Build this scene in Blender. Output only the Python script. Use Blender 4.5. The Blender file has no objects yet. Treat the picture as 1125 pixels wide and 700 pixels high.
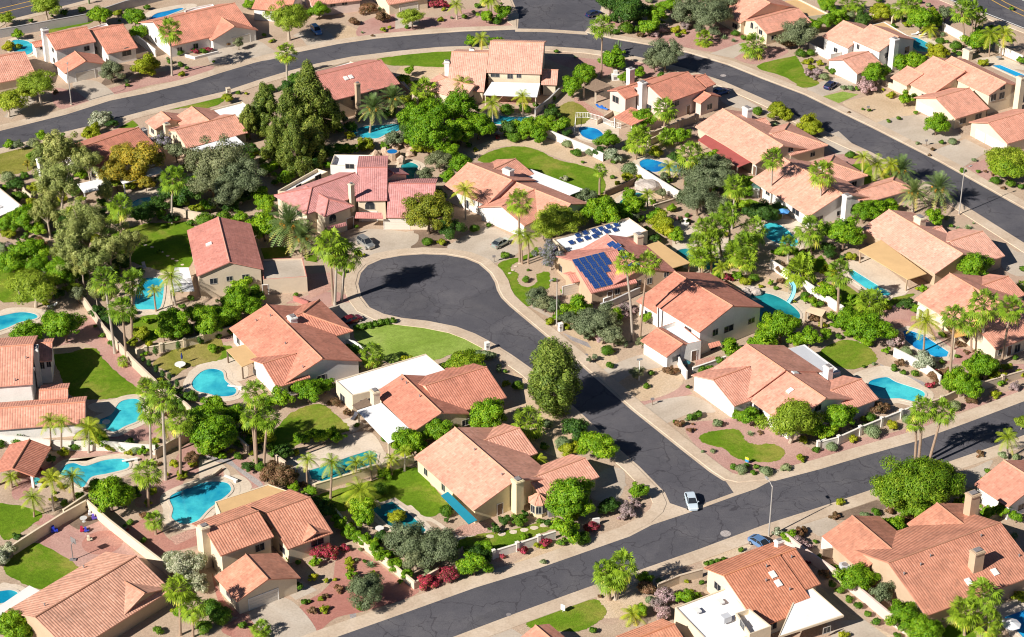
import bpy, math, random
import numpy as np
from mathutils import Vector
from mathutils.geometry import intersect_line_line_2d
random.seed(7); RNG = np.random.default_rng(11)
scn = bpy.context.scene; COL = scn.collection
# ------------------------------------------------------------------ survey: photo pixel -> point in the place
F = 2300.0; PITCH = math.radians(30.0); CAMZ = 196.0
CAM = np.array([0.0, -CAMZ/math.tan(PITCH), CAMZ])
FW = np.array([0, math.cos(PITCH), -math.sin(PITCH)]); UP = np.array([0, math.sin(PITCH), math.cos(PITCH)])
def ray(px, py):
    d = FW + np.array([1.0,0,0])*((px-562.5)/F) + UP*((350.0-py)/F)
    return d
def G(px, py, z=0.0):
    d = ray(px, py); t = (z-CAM[2])/d[2]
    return CAM + d*t
def proj(p):
    v = np.array(p)-CAM; w = v@FW
    return 562.5+F*v[0]/w, 350-F*(v@UP)/w, w
def frame(x0, y0, s): return lambda x, y: (x0+x*s, y0+y*s)
_s = 240/1120
TX = [0,220,440,660,885]; TY = [0,140,280,420,550]
T = {(c,r): frame(TX[c],TY[r],_s) for c in range(5) for r in range(5)}
def tile(cr): return T[(int(cr[0]),int(cr[1]))]
FR = dict(v=frame(300,160,1/7), w=frame(240,320,1/7), x=frame(360,380,1/7), s=frame(600,235,1/7), g=frame(750,370,220/1125),
          h=frame(480,165,.16), i=frame(965,40,1/7), j=frame(740,90,1/7), k=frame(0,370,1/7), l=frame(0,100,1/7), m=frame(140,90,1/7),
          n=frame(820,150,1/7), o=frame(940,220,185/1125), p=frame(990,280,135/788), q=frame(650,60,1/7), u=frame(720,590,220/1125), P=frame(0,0,1))
def fr(k): return FR[k] if k in FR else tile(k)
# ------------------------------------------------------------------ materials
def newmat(name):
    m = bpy.data.materials.new(name); m.use_nodes = True
    nt = m.node_tree; b = nt.nodes['Principled BSDF']
    return m, nt, b
def N(nt, t, **kw):
    n = nt.nodes.new(t)
    for k, v in kw.items():
        if k in n.inputs: n.inputs[k].default_value = v
        else: setattr(n, k, v)
    return n
def c4(c): return (c[0],c[1],c[2],1)
def mul(c, f): return tuple(x*f for x in c)
def ramp(nt, fac, stops):
    r = nt.nodes.new('ShaderNodeValToRGB'); e = r.color_ramp.elements
    while len(e) < len(stops): e.new(0.5)
    for el, (p, c) in zip(e, stops): el.position = p; el.color = c4(c)
    nt.links.new(fac, r.inputs['Fac']); return r.outputs['Color']
def mix(nt, fac, a, b, mode='MIX'):
    n = nt.nodes.new('ShaderNodeMix'); n.data_type = 'RGBA'; n.blend_type = mode
    for sock, v in ((n.inputs[0], fac), (n.inputs[6], a), (n.inputs[7], b)):
        if hasattr(v, 'links') or hasattr(v, 'is_linked'): nt.links.new(v, sock)
        elif isinstance(v, (int, float)): sock.default_value = v
        else: sock.default_value = c4(v)
    return n.outputs[2]
def mth(nt, op, a, b=None, c=None):
    n = nt.nodes.new('ShaderNodeMath'); n.operation = op
    for i, v in enumerate((a,b,c)):
        if v is None: continue
        if hasattr(v, 'is_linked'): nt.links.new(v, n.inputs[i])
        else: n.inputs[i].default_value = v
    return n.outputs[0]
def objco(nt): return nt.nodes.new('ShaderNodeNewGeometry').outputs['Position']
def noise(nt, scale, detail=4, rough=.6, co=None, dist=0.0):
    n = N(nt, 'ShaderNodeTexNoise', Scale=scale, Detail=detail, Roughness=rough, Distortion=dist)
    nt.links.new(co if co else objco(nt), n.inputs['Vector']); return n.outputs['Fac']
def plain(name, col, rough=.7, metal=0.0, var=.12, vscale=1.5, spec=.3, bump=0.0, bscale=20):
    m, nt, b = newmat(name)
    f = noise(nt, vscale); f2 = noise(nt, vscale*9, 3)
    ff = mth(nt, 'ADD', mth(nt,'MULTIPLY',f,.6), mth(nt,'MULTIPLY',f2,.4))
    c = ramp(nt, ff, [(.3, mul(col,1-var)), (.7, mul(col,1+var))])
    nt.links.new(c, b.inputs['Base Color']); b.inputs['Roughness'].default_value = rough
    b.inputs['Metallic'].default_value = metal; b.inputs['Specular IOR Level'].default_value = spec
    if bump:
        bp = N(nt,'ShaderNodeBump', Strength=bump, Distance=.05); nt.links.new(noise(nt,bscale,4), bp.inputs['Height']); nt.links.new(bp.outputs[0], b.inputs['Normal'])
    return m
def ground_mat(name, cols, s1=.25, s2=2.5, s3=9.0, k=1.0):
    m, nt, b = newmat(name)
    a = noise(nt, s1*.35, 5, .65, dist=.6); c = noise(nt, s2, 5, .7); d = noise(nt, s3, 2, .5)
    base = ramp(nt, a, [(.34, cols[0]), (.5, cols[1]), (.66, cols[2])])
    base = mix(nt, 1.0, base, ramp(nt, c, [(.3,(1-.22*k,1-.24*k,1-.26*k)),(.7,(1+.14*k,1+.13*k,1+.12*k))]), 'MULTIPLY')
    base = mix(nt, 1.0, base, ramp(nt, d, [(.33,(1-.32*k,1-.34*k,1-.36*k)),(.5,(1,1,1)),(.68,(1+.2*k,1+.2*k,1+.2*k))]), 'MULTIPLY')
    nt.links.new(base, b.inputs['Base Color']); b.inputs['Roughness'].default_value = .95; b.inputs['Specular IOR Level'].default_value = .1
    return m
M = {}
M['ground'] = ground_mat('sandy gravel', [(.42,.31,.225),(.49,.375,.28),(.46,.325,.25)])
M['pink'] = ground_mat('pink gravel', [(.43,.235,.205),(.48,.29,.25),(.52,.33,.28)])
M['red'] = ground_mat('red gravel', [(.40,.17,.14),(.44,.21,.17),(.48,.26,.21)])
M['tan'] = ground_mat('tan gravel', [(.52,.38,.25),(.58,.44,.30),(.62,.49,.36)])
M['soil'] = ground_mat('dark soil', [(.16,.115,.09),(.22,.16,.12),(.28,.20,.15)])
M['grey_rock'] = ground_mat('grey river rock', [(.28,.26,.27),(.42,.38,.37),(.36,.32,.32)], s2=4, s3=6)
M['lawn'] = ground_mat('lawn', [(.085,.175,.008),(.13,.225,.013),(.27,.27,.05)], s2=1.3, s3=7)
M['lawn_dry'] = ground_mat('dry lawn', [(.17,.19,.025),(.25,.24,.05),(.33,.27,.09)], s2=1.0, s3=6)
M['lawn_pale'] = ground_mat('pale lawn', [(.20,.30,.045),(.26,.36,.07),(.31,.39,.10)], s2=1.0, s3=6)
M['drive'] = ground_mat('concrete drive', [(.43,.36,.29),(.48,.405,.33),(.52,.45,.375)], s1=.4, s3=3, k=.28)
M['deck'] = ground_mat('pool deck', [(.56,.46,.36),(.63,.53,.42),(.67,.57,.47)], s1=.4, s3=3, k=.28)
M['pave'] = ground_mat('pavement', [(.48,.37,.275),(.54,.43,.325),(.59,.48,.375)], s1=.5, s3=3, k=.28)
M['brick_pave'] = ground_mat('brick paving', [(.45,.24,.19),(.50,.30,.24),(.54,.36,.30)], s3=5)
def asphalt():
    m, nt, b = newmat('asphalt'); pos = objco(nt)
    # gentle warp so that sealed cracks wander
    nz = N(nt,'ShaderNodeTexNoise',Scale=.12,Detail=3.0); nt.links.new(pos, nz.inputs['Vector'])
    nz2 = N(nt,'ShaderNodeTexNoise',Scale=.7,Detail=3.0); nt.links.new(pos, nz2.inputs['Vector'])
    w = N(nt,'ShaderNodeVectorMath',operation='MULTIPLY_ADD'); nt.links.new(nz.outputs['Color'], w.inputs[0]); w.inputs[1].default_value=(9,9,0); nt.links.new(pos, w.inputs[2])
    w2 = N(nt,'ShaderNodeVectorMath',operation='MULTIPLY_ADD'); nt.links.new(nz2.outputs['Color'], w2.inputs[0]); w2.inputs[1].default_value=(1.6,1.6,0); nt.links.new(w.outputs[0], w2.inputs[2])
    fac = None
    for sc, wd in ((.125,.007),(.27,.009)):
        vo = N(nt,'ShaderNodeTexVoronoi',feature='DISTANCE_TO_EDGE',Scale=sc); vo.voronoi_dimensions='2D'; nt.links.new(w2.outputs[0], vo.inputs['Vector'])
        r = nt.nodes.new('ShaderNodeMapRange'); r.inputs['From Min'].default_value=wd; r.inputs['From Max'].default_value=wd*2.1
        r.inputs['To Min'].default_value=1; r.inputs['To Max'].default_value=0; nt.links.new(vo.outputs['Distance'], r.inputs['Value'])
        o = r.outputs[0]
        if sc > .2:
            g = ramp(nt, noise(nt,.045,2), [(.48,(0,0,0)),(.56,(1,1,1))]); o = mth(nt,'MULTIPLY',o,g)
        fac = o if fac is None else mth(nt,'MAXIMUM',fac,o)
    base = ramp(nt, noise(nt,.09,5,.7), [(.3,(.072,.070,.082)),(.5,(.088,.085,.097)),(.7,(.118,.112,.120))])
    base = mix(nt, 1.0, base, ramp(nt, noise(nt,5,3), [(.3,(.85,.85,.85)),(.7,(1.15,1.15,1.15))]), 'MULTIPLY')
    pv = N(nt,'ShaderNodeTexVoronoi',Scale=.11); pv.voronoi_dimensions='2D'; nt.links.new(w.outputs[0],pv.inputs['Vector'])
    base = mix(nt,1.0,base,ramp(nt,pv.outputs['Color'],[(0,(.86,.86,.86)),(.5,(1,1,1)),(1,(1.12,1.11,1.10))]),'MULTIPLY')
    base = mix(nt,1.0,base,ramp(nt,noise(nt,.5,5,.75),[(.30,(.72,.72,.74)),(.42,(1,1,1)),(.66,(1.08,1.07,1.06))]),'MULTIPLY')
    col = mix(nt, mth(nt,'MULTIPLY',fac,.52), base, (.026,.022,.028))
    nt.links.new(col, b.inputs['Base Color']); b.inputs['Roughness'].default_value=.85; b.inputs['Specular IOR Level'].default_value=.25
    return m
M['asphalt'] = asphalt()
def water(name, c1, c2):
    m, nt, b = newmat(name)
    f = noise(nt,.13,3,dist=.3)
    col = ramp(nt, f, [(.36,c1),(.58,c2)])
    col = mix(nt, 1.0, col, ramp(nt, noise(nt,2.2,3,dist=1.5), [(.35,(.86,.9,.9)),(.7,(1.12,1.08,1.06))]),'MULTIPLY')
    nt.links.new(col, b.inputs['Base Color']); b.inputs['Roughness'].default_value=.06; b.inputs['IOR'].default_value=1.33
    bp = N(nt,'ShaderNodeBump',Strength=.12,Distance=.05); nt.links.new(noise(nt,3.0,3), bp.inputs['Height']); nt.links.new(bp.outputs[0], b.inputs['Normal'])
    return m
M['water_cyan'] = water('pool water cyan',(.006,.24,.40),(.07,.56,.62))
M['water_blue'] = water('pool water blue',(.008,.16,.46),(.02,.36,.66))
M['water_teal'] = water('pool water teal',(.006,.11,.14),(.02,.30,.33))
M['coping'] = plain('coping stone',(.60,.51,.42),.7)
def tile_mat(name, col, dirt=.25):
    m, nt, b = newmat(name)
    uv = nt.nodes.new('ShaderNodeUVMap'); sp = nt.nodes.new('ShaderNodeSeparateXYZ'); nt.links.new(uv.outputs[0], sp.inputs[0])
    U, V = sp.outputs[0], sp.outputs[1]
    pu, pv = .43, .42
    barrel = mth(nt,'ABSOLUTE', mth(nt,'SINE', mth(nt,'MULTIPLY',U, math.pi/pu)))
    course = mth(nt,'FRACT', mth(nt,'DIVIDE',V,pv))
    cell = nt.nodes.new('ShaderNodeCombineXYZ')
    nt.links.new(mth(nt,'FLOOR',mth(nt,'DIVIDE',U,pu)), cell.inputs[0]); nt.links.new(mth(nt,'FLOOR',mth(nt,'DIVIDE',V,pv)), cell.inputs[1])
    wn = nt.nodes.new('ShaderNodeTexWhiteNoise'); wn.noise_dimensions='3D'
    oi = nt.nodes.new('ShaderNodeObjectInfo'); nt.links.new(oi.outputs['Random'], cell.inputs[2]); nt.links.new(cell.outputs[0], wn.inputs['Vector'])
    base = ramp(nt, wn.outputs['Value'], [(0,mul(col,.84)),(.3,mul(col,.97)),(.8,mul(col,1.03)),(1,(col[0]*1.08,col[1]*1.16,col[2]*1.2))])
    big = noise(nt,.30,5,.7)
    base = mix(nt, 1.0, base, ramp(nt,big,[(.33,(1-dirt,1-dirt*.95,1-dirt*.9)),(.55,(1,1,1)),(.72,(1.06,1.10,1.13))]),'MULTIPLY')
    # streaks of weathering running down the slope
    sc = nt.nodes.new('ShaderNodeCombineXYZ'); nt.links.new(mth(nt,'MULTIPLY',U,1.8), sc.inputs[0]); nt.links.new(mth(nt,'MULTIPLY',V,.18), sc.inputs[1]); nt.links.new(oi.outputs['Random'], sc.inputs[2])
    st = N(nt,'ShaderNodeTexNoise',Scale=1.0,Detail=4.0); nt.links.new(sc.outputs[0], st.inputs['Vector'])
    base = mix(nt,1.0,base,ramp(nt,st.outputs['Fac'],[(.35,(.94,.93,.92)),(.62,(1.03,1.03,1.03))]),'MULTIPLY')
    base = mix(nt,1.0,base,ramp(nt,oi.outputs['Random'],[(0,(.82,.78,.78)),(.35,(.98,.96,.95)),(.7,(1.03,1.09,1.10)),(1,(1.05,1.22,1.30))]),'MULTIPLY')
    base = mix(nt,1.0,base,ramp(nt,noise(nt,.9,4,.7),[(.60,(1,1,1)),(.72,(.80,.78,.77))]),'MULTIPLY')
    nt.links.new(base,b.inputs['Base Color']); b.inputs['Roughness'].default_value=.8; b.inputs['Specular IOR Level'].default_value=.25
    h = mth(nt,'ADD', mth(nt,'MULTIPLY',barrel,.9), mth(nt,'MULTIPLY',course,.2))
    bp = N(nt,'ShaderNodeBump',Strength=.5,Distance=.10); nt.links.new(h,bp.inputs['Height']); nt.links.new(bp.outputs[0],b.inputs['Normal'])
    return m
M['r_salmon'] = tile_mat('salmon roof tile',(.68,.285,.195))
M['r_peach'] = tile_mat('peach roof tile',(.70,.325,.23),.18)
M['r_rose'] = tile_mat('rose roof tile',(.59,.23,.20),.2)
M['r_orange'] = tile_mat('orange roof tile',(.66,.275,.165),.2)
M['r_pink'] = tile_mat('pinkish roof tile',(.65,.275,.22),.2)
M['r_brown'] = tile_mat('brown roof tile',(.67,.305,.20),.28)
def stucco(name,col): return plain(name,col,.9,var=.11,vscale=.5,spec=.15,bump=.15,bscale=8)
M['white'] = stucco('white stucco',(.74,.71,.67)); M['cream'] = stucco('cream stucco',(.68,.57,.42)); M['beige'] = stucco('beige stucco',(.56,.46,.35))
M['tanw'] = stucco('tan stucco',(.48,.35,.24)); M['grey'] = stucco('grey stucco',(.52,.50,.49)); M['pinkw'] = stucco('blush stucco',(.64,.50,.44)); M['yellow'] = stucco('pale yellow stucco',(.70,.60,.38))
M['blockwall'] = stucco('block wall',(.56,.45,.34)); M['greywall'] = stucco('grey block wall',(.42,.40,.39)); M['whitewall'] = stucco('white block wall',(.72,.67,.60))
M['flatwhite'] = plain('white roof coating',(.78,.77,.77),.8,var=.09,vscale=.5)
M['flatgrey'] = plain('grey roof coating',(.50,.51,.54),.7,var=.08,vscale=.5)
M['flattan'] = plain('tan roof coating',(.60,.39,.19),.85,var=.10,vscale=.5)
M['redmetal'] = plain('red patio roof',(.40,.10,.085),.6,var=.15,vscale=.7)
M['brownwood'] = plain('weathered wood',(.20,.14,.10),.85,var=.25,vscale=3)
M['blue_canvas'] = plain('turquoise canvas',(.006,.165,.235),.8,var=.06)
M['orange_canvas'] = plain('ochre canvas',(.62,.34,.11),.8,var=.08)
M['paint'] = plain('white trim paint',(.78,.76,.73),.5,var=.04); M['darktrim'] = plain('dark trim',(.10,.075,.06),.6)
M['garage'] = plain('garage door paint',(.66,.60,.52),.55,var=.05); M['door'] = plain('door paint',(.16,.10,.07),.5)
M['slate'] = plain('slate',(.22,.20,.20),.7)
def glass():
    m, nt, b = newmat('window glass'); b.inputs['Base Color'].default_value=(.025,.03,.038,1); b.inputs['Roughness'].default_value=.05; return m
M['glass'] = glass()
def solar():
    m, nt, b = newmat('solar cells')
    uv = nt.nodes.new('ShaderNodeUVMap'); br = N(nt,'ShaderNodeTexBrick',Scale=1.0); br.offset=0
    br.inputs['Color1'].default_value=(.012,.045,.19,1); br.inputs['Color2'].default_value=(.016,.055,.215,1); br.inputs['Mortar'].default_value=(.10,.14,.24,1)
    br.inputs['Mortar Size'].default_value=.012; br.inputs['Brick Width'].default_value=.33; br.inputs['Row Height'].default_value=.33
    nt.links.new(uv.outputs[0],br.inputs['Vector']); nt.links.new(br.outputs['Color'],b.inputs['Base Color']); b.inputs['Roughness'].default_value=.2
    return m
M['solar'] = solar()
M['steel'] = plain('galvanised steel',(.50,.50,.50),.4,.7,var=.05); M['pole'] = plain('lamp pole',(.45,.42,.39),.5,.2,var=.05)
M['tyre'] = plain('tyre rubber',(.02,.02,.02),.8); M['lens'] = plain('lamp lens',(.75,.74,.70),.15,var=.02); M['redlens'] = plain('red lens',(.35,.02,.02),.2,var=.02)
M['boulder'] = ground_mat('boulder',[(.44,.30,.22),(.52,.38,.28),(.58,.45,.36)],s1=1)
M['greyrock'] = ground_mat('grey boulder',[(.38,.33,.30),(.46,.40,.36),(.5,.45,.42)],s1=1)
def carpaint(name,col,metal=.3):
    m,nt,b=newmat(name); b.inputs['Base Color'].default_value=c4(col); b.inputs['Roughness'].default_value=.28; b.inputs['Metallic'].default_value=metal; b.inputs['Coat Weight'].default_value=.7; b.inputs['Coat Roughness'].default_value=.05
    return m
def leafmat(name, c1, c2, c3=None, tr=.22):
    m, nt, b = newmat(name)
    at = nt.nodes.new('ShaderNodeAttribute'); at.attribute_name='tint'
    oi = nt.nodes.new('ShaderNodeObjectInfo')
    c = ramp(nt, at.outputs['Fac'], [(0,c1),(.6,c2),(1,c3 or mul(c2,1.35))])
    c = mix(nt,1.0,c,ramp(nt,oi.outputs['Random'],[(0,(.80,.86,.78)),(.5,(1,1,1)),(1,(1.22,1.10,1.0))]),'MULTIPLY')
    nt.links.new(c,b.inputs['Base Color']); b.inputs['Roughness'].default_value=.55; b.inputs['Specular IOR Level'].default_value=.25
    t = nt.nodes.new('ShaderNodeBsdfTranslucent'); t2 = mix(nt,1.0,c,(1.3,1.35,.7),'MULTIPLY'); nt.links.new(t2,t.inputs['Color'])
    ms = N(nt,'ShaderNodeMixShader',Fac=tr); nt.links.new(b.outputs[0],ms.inputs[1]); nt.links.new(t.outputs[0],ms.inputs[2])
    nt.links.new(ms.outputs[0], nt.nodes['Material Output'].inputs['Surface'])
    return m
def barkmat(name,col):
    return plain(name,col,.9,var=.25,vscale=4,spec=.1)
M['bark']=barkmat('bark',(.20,.14,.10)); M['palebark']=barkmat('pale bark',(.42,.34,.26)); M['palmbark']=barkmat('palm trunk',(.34,.24,.17)); M['greypalm']=barkmat('grey palm trunk',(.40,.34,.28))
# ------------------------------------------------------------------ mesh builder
class MB:
    def __init__(s): s.v=[]; s.f=[]; s.m=[]; s.uv=[]
    def face(s, pts, mi=0, uv=None):
        i0=len(s.v); s.v += [tuple(map(float,p)) for p in pts]; s.f.append(list(range(i0,i0+len(pts)))); s.m.append(mi)
        s.uv.append(uv if uv else [(0,0)]*len(pts))
    def prism(s, pts, z0, z1, mi=0, mtop=None, bottom=False):
        n=len(pts); a=[(p[0],p[1],z0) for p in pts]; b=[(p[0],p[1],z1) for p in pts]
        if area2(pts)<0: a.reverse(); b.reverse()
        for i in range(n):
            j=(i+1)%n; s.face([a[i],a[j],b[j],b[i]],mi)
        s.face(b, mi if mtop is None else mtop)
        if bottom: s.face(a[::-1],mi)
    def box(s, c, ux, uy, sx, sy, z0, z1, mi=0):
        c=np.array(c[:2]); ux=np.array(ux[:2]); uy=np.array(uy[:2])
        s.prism([c-ux*sx/2-uy*sy/2, c+ux*sx/2-uy*sy/2, c+ux*sx/2+uy*sy/2, c-ux*sx/2+uy*sy/2], z0, z1, mi, bottom=True)
    def obox(s, o, a, b, c, mi=0):     # o corner + three edge vectors
        o,a,b,c=[np.array(x,float) for x in (o,a,b,c)]
        if np.dot(np.cross(a,b),c)<0: a,b=b,a
        for q in ([o,o+b,o+a+b,o+a],[o+c,o+c+a,o+c+a+b,o+c+b],[o,o+a,o+a+c,o+c],[o+a,o+a+b,o+a+b+c,o+a+c],[o+a+b,o+b,o+b+c,o+a+b+c],[o+b,o,o+c,o+b+c]): s.face(q,mi)
    def slab(s, top, th, mi=0, uv=None, low=None):
        top=[np.array(p,float) for p in top]; bot=[p-np.array([0,0,th]) for p in top]
        nrm=np.zeros(3)
        for i in range(1,len(top)-1): nrm+=np.cross(top[i]-top[0],top[i+1]-top[0])
        if nrm[2]<0: top.reverse(); bot.reverse(); uv = uv[::-1] if uv else None
        s.face(top,mi,uv); s.face(bot[::-1], mi if low is None else low)
        n=len(top)
        for i in range(n):
            j=(i+1)%n; s.face([bot[i],bot[j],top[j],top[i]],mi if low is None else low)
    def tube(s, pts, rad, n=8, mi=0, cap=True):
        pts=[np.array(p,float) for p in pts]; R=rad if hasattr(rad,'__len__') else [rad]*len(pts); rings=[]
        for i,p in enumerate(pts):
            d=pts[min(i+1,len(pts)-1)]-pts[max(i-1,0)]; d/=np.linalg.norm(d)+1e-9
            a=np.cross(d,[0,1,0] if abs(d[1])<.9 else [1,0,0]); a/=np.linalg.norm(a); b=np.cross(d,a)
            rings.append([p+R[i]*(a*math.cos(t)+b*math.sin(t)) for t in [2*math.pi*k/n for k in range(n)]])
        for i in range(len(rings)-1):
            for k in range(n):
                l=(k+1)%n; s.face([rings[i][k],rings[i][l],rings[i+1][l],rings[i+1][k]][::-1],mi)
        if cap: s.face(rings[-1][::-1],mi); s.face(rings[0],mi)
    def build(s, name, mats, parent=None, origin=None, smooth=False, link=True):
        me=bpy.data.meshes.new(name); o3=np.zeros(3) if origin is None else np.array(origin,float)
        v=[tuple(np.array(p)-o3) for p in s.v]
        me.from_pydata(v,[],s.f)
        for mm in (mats if isinstance(mats,(list,tuple)) else [mats]): me.materials.append(M[mm] if isinstance(mm,str) else mm)
        me.polygons.foreach_set('material_index', s.m)
        uvl=me.uv_layers.new(name='UVMap'); uvl.data.foreach_set('uv',[c for f in s.uv for p in f for c in p])
        if smooth: me.polygons.foreach_set('use_smooth',[True]*len(s.f))
        me.update()
        ob=bpy.data.objects.new(name,me)
        if link: COL.objects.link(ob)
        if parent is not None: ob.parent=parent
        elif origin is not None: ob.location=tuple(o3)
        return ob
def area2(p): return sum(p[i][0]*p[(i+1)%len(p)][1]-p[(i+1)%len(p)][0]*p[i][1] for i in range(len(p)))/2
def tag(o,label=None,cat=None,group=None,kind=None):
    if label: o['label']=label
    if cat: o['category']=cat
    if group: o['group']=group
    if kind: o['kind']=kind
    return o
def empty(name,loc,label,cat,group=None):
    o=bpy.data.objects.new(name,None); COL.objects.link(o); o.location=tuple(map(float,loc)); o.empty_display_size=.5
    return tag(o,label,cat,group)
def catmull(p, closed=True, k=5):
    p=[np.array(q,float) for q in p]; n=len(p); out=[]
    for i in range(n if closed else n-1):
        a,b,c,d=[p[(i+j)%n] if closed else p[min(max(i+j,0),n-1)] for j in (-1,0,1,2)]
        for t in np.linspace(0,1,k,endpoint=False):
            out.append(.5*((2*b)+(-a+c)*t+(2*a-5*b+4*c-d)*t*t+(-a+3*b-3*c+d)*t**3))
    if not closed: out.append(p[-1])
    return out
def offset(p, d, closed=True):
    n=len(p); out=[]; p=[np.array(q[:2],float) for q in p]
    for i in range(n):
        a=p[(i-1)%n] if closed or i>0 else p[i]; b=p[(i+1)%n] if closed or i<n-1 else p[i]
        t=b-a; t/=np.linalg.norm(t)+1e-9; out.append(p[i]+d*np.array([t[1],-t[0]]))
    return out
SHEETS=[0]; KEEP=[]
def sheet(name, mat, pts, z, smooth=False, kind='structure'):
    P=[G(*q) for q in pts]
    if smooth:
        P=catmull([p[:2] for p in P],True,10 if name=='lawn' else 5)
        if name=='lawn': P=[p+np.array([random.uniform(-.16,.16),random.uniform(-.16,.16)]) for p in P]
    if area2(P)<0: P=P[::-1]
    KEEP.append((name,[(p[0],p[1]) for p in P])); SHEETS[0]+=1; zz=z+.0006*(SHEETS[0]%9)
    b=MB(); b.face([(p[0],p[1],zz) for p in P]); o=b.build(name,mat); tag(o,kind=kind); return o
# ------------------------------------------------------------------ houses
ANCH=[]      # (short phrase, photo x, photo y, world xy, radius): landmarks that labels of small things refer to
FOOT=[]      # footprints of every wing, for keeping plants out of walls
def solve_wing(fp, w, yaw):
    ax,ay,bx,by,ex,ey,ze=w[:7]; ends=w[7] if len(w)>7 else 'gg'; op=w[8] if len(w)>8 else {}
    sl=op.get('sl',.36); zr=ze+1.6
    a,b,e=fp(ax,ay),fp(bx,by),fp(ex,ey); E=G(*e,ze)[:2]
    for _ in range(9):
        A=G(*a,zr)[:2]; B=G(*b,zr)[:2]; d=B-A; L=np.linalg.norm(d); d=d/L; mid=(A+B)/2
        if yaw is not None and not op.get('free'):
            t=math.atan2(d[1],d[0]); k=round((t-yaw)/(math.pi/2)); t2=yaw+k*math.pi/2
            L*=abs(math.cos(t2-t)); d=np.array([math.cos(t2),math.sin(t2)])
        n=np.array([-d[1],d[0]]); s=np.dot(E-mid,n)
        if s<0: n=-n; s=-s
        w1=max(s,1.0); zr=ze+sl*w1
    w2=w1
    if 'e2' in op:
        E2=G(*fp(*op['e2']),ze)[:2]; w2=max(1.0,abs(np.dot(E2-mid,n)))
    w2=op.get('w2v',w2); zr+=op.get('dz',0); A=mid-d*L/2; B=mid+d*L/2
    return dict(A=A,B=B,d=d,n=n,w1=w1,w2=w2,zr=zr,sl=sl,ze=ze,ends=ends,L=L,op=op)
def inside(W,p,pad=0.0):
    r=np.array(p[:2])-W['A']; x=r@W['d']; y=r@W['n']
    la=-W['w1'] if W['ends'][0]=='h' else 0; lb=W['L']+(W['w1'] if W['ends'][1]=='h' else 0)
    return la-pad<x<lb+pad and -W['w2']-pad<y<W['w1']+pad
def p3(p,z): return np.array([p[0],p[1],z])
def wing_roof(b,W,jit,faces):
    A,B,d,n,w1,w2,zr,sl=[W[k] for k in ('A','B','d','n','w1','w2','zr','sl')]; zr+=jit
    hA=min(w1,w2) if W['ends'][0]=='h' else 0; hB=min(w1,w2) if W['ends'][1]=='h' else 0
    for nn,ww in ((n,w1),(-n,w2)):
        Ac=A-d*hA+nn*ww; Bc=B+d*hB+nn*ww; ze=zr-sl*ww
        pts=[p3(A,zr),p3(B,zr),p3(Bc,ze),p3(Ac,ze)]; sv=ww*math.sqrt(1+sl*sl)
        uv=[(float(np.dot(p[:2],d)), v) for p,v in zip(pts,(0,0,sv,sv))]
        b.slab(pts,.2,0,uv,1); faces.append(dict(p=pts,u=np.array([*d,0]),v=(pts[3]-pts[0]) if hA==0 else np.array([nn[0],nn[1],-sl])))
    for h,R,dd in ((hA,A,-d),(hB,B,d)):
        if h:
            c1=R+dd*h+n*w1; c2=R+dd*h-n*w2
            pts=[p3(R,zr),p3(c1,zr-sl*w1),p3(c2,zr-sl*w2)]; uv=[(float(np.dot(p[:2],n)),v) for p,v in zip(pts,(0,h*1.06,h*1.06))]
            b.slab(pts,.2,0,uv,1); faces.append(dict(p=pts,u=np.array([*n,0]),v=np.array([dd[0],dd[1],-sl])))
            for c,ww in ((c1,w1),(c2,w2)): b.tube([p3(R,zr+.03),p3(c,zr-sl*ww+.05)],.13,6,2)
    b.tube([p3(A,zr+.03),p3(B,zr+.03)],.14,6,2)
def wing_walls(b,W,faces,jit):
    A,B,d,n,w1,w2,zr,sl=[W[k] for k in ('A','B','d','n','w1','w2','zr','sl')]
    i=.5; x1,x2=w1-i,w2-i; a=A+d*.4 if W['ends'][0]=='g' else A; c=B-d*.4 if W['ends'][1]=='g' else B
    zt=lambda x: zr-sl*abs(x)-.24+jit*.2; inn=jit*.35
    x1-=inn; x2-=inn
    sec=[(x1,0),(x1,zt(x1)),(0,zt(0)),(-x2,zt(x2)),(-x2,0)]
    ea=[p3(a+n*x,z) for x,z in sec]; ec=[p3(c+n*x,z) for x,z in sec]
    def q(pts,nrm):
        pts=[np.array(p) for p in pts]; m=np.cross(pts[1]-pts[0],pts[2]-pts[0])
        if np.dot(m,nrm)<0: pts=pts[::-1]
        b.face(pts,0); faces.append(dict(p=pts,n=np.array(nrm,float)))
    q([ea[0],ec[0],ec[1],ea[1]],[*n,0]); q([ea[4],ec[4],ec[3],ea[3]],[-n[0],-n[1],0])
    q(ea,[-d[0],-d[1],0]); q(ec,[*d,0])
    h=min(w1,w2)-i
    for k,(R,dd) in enumerate(((A,-d),(B,d))):
        if W['ends'][k]=='h':
            z=min(zt(x1),zt(x2)); f=R+dd*h; base=[R+n*x1,f+n*x1,f-n*x2,R-n*x2]
            q([p3(base[0],0),p3(base[1],0),p3(base[1],z),p3(base[0],z)],[*n,0]); q([p3(base[1],0),p3(base[2],0),p3(base[2],z),p3(base[1],z)],[*dd,0])
            q([p3(base[2],0),p3(base[3],0),p3(base[3],z),p3(base[2],z)],[-n[0],-n[1],0])
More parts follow.
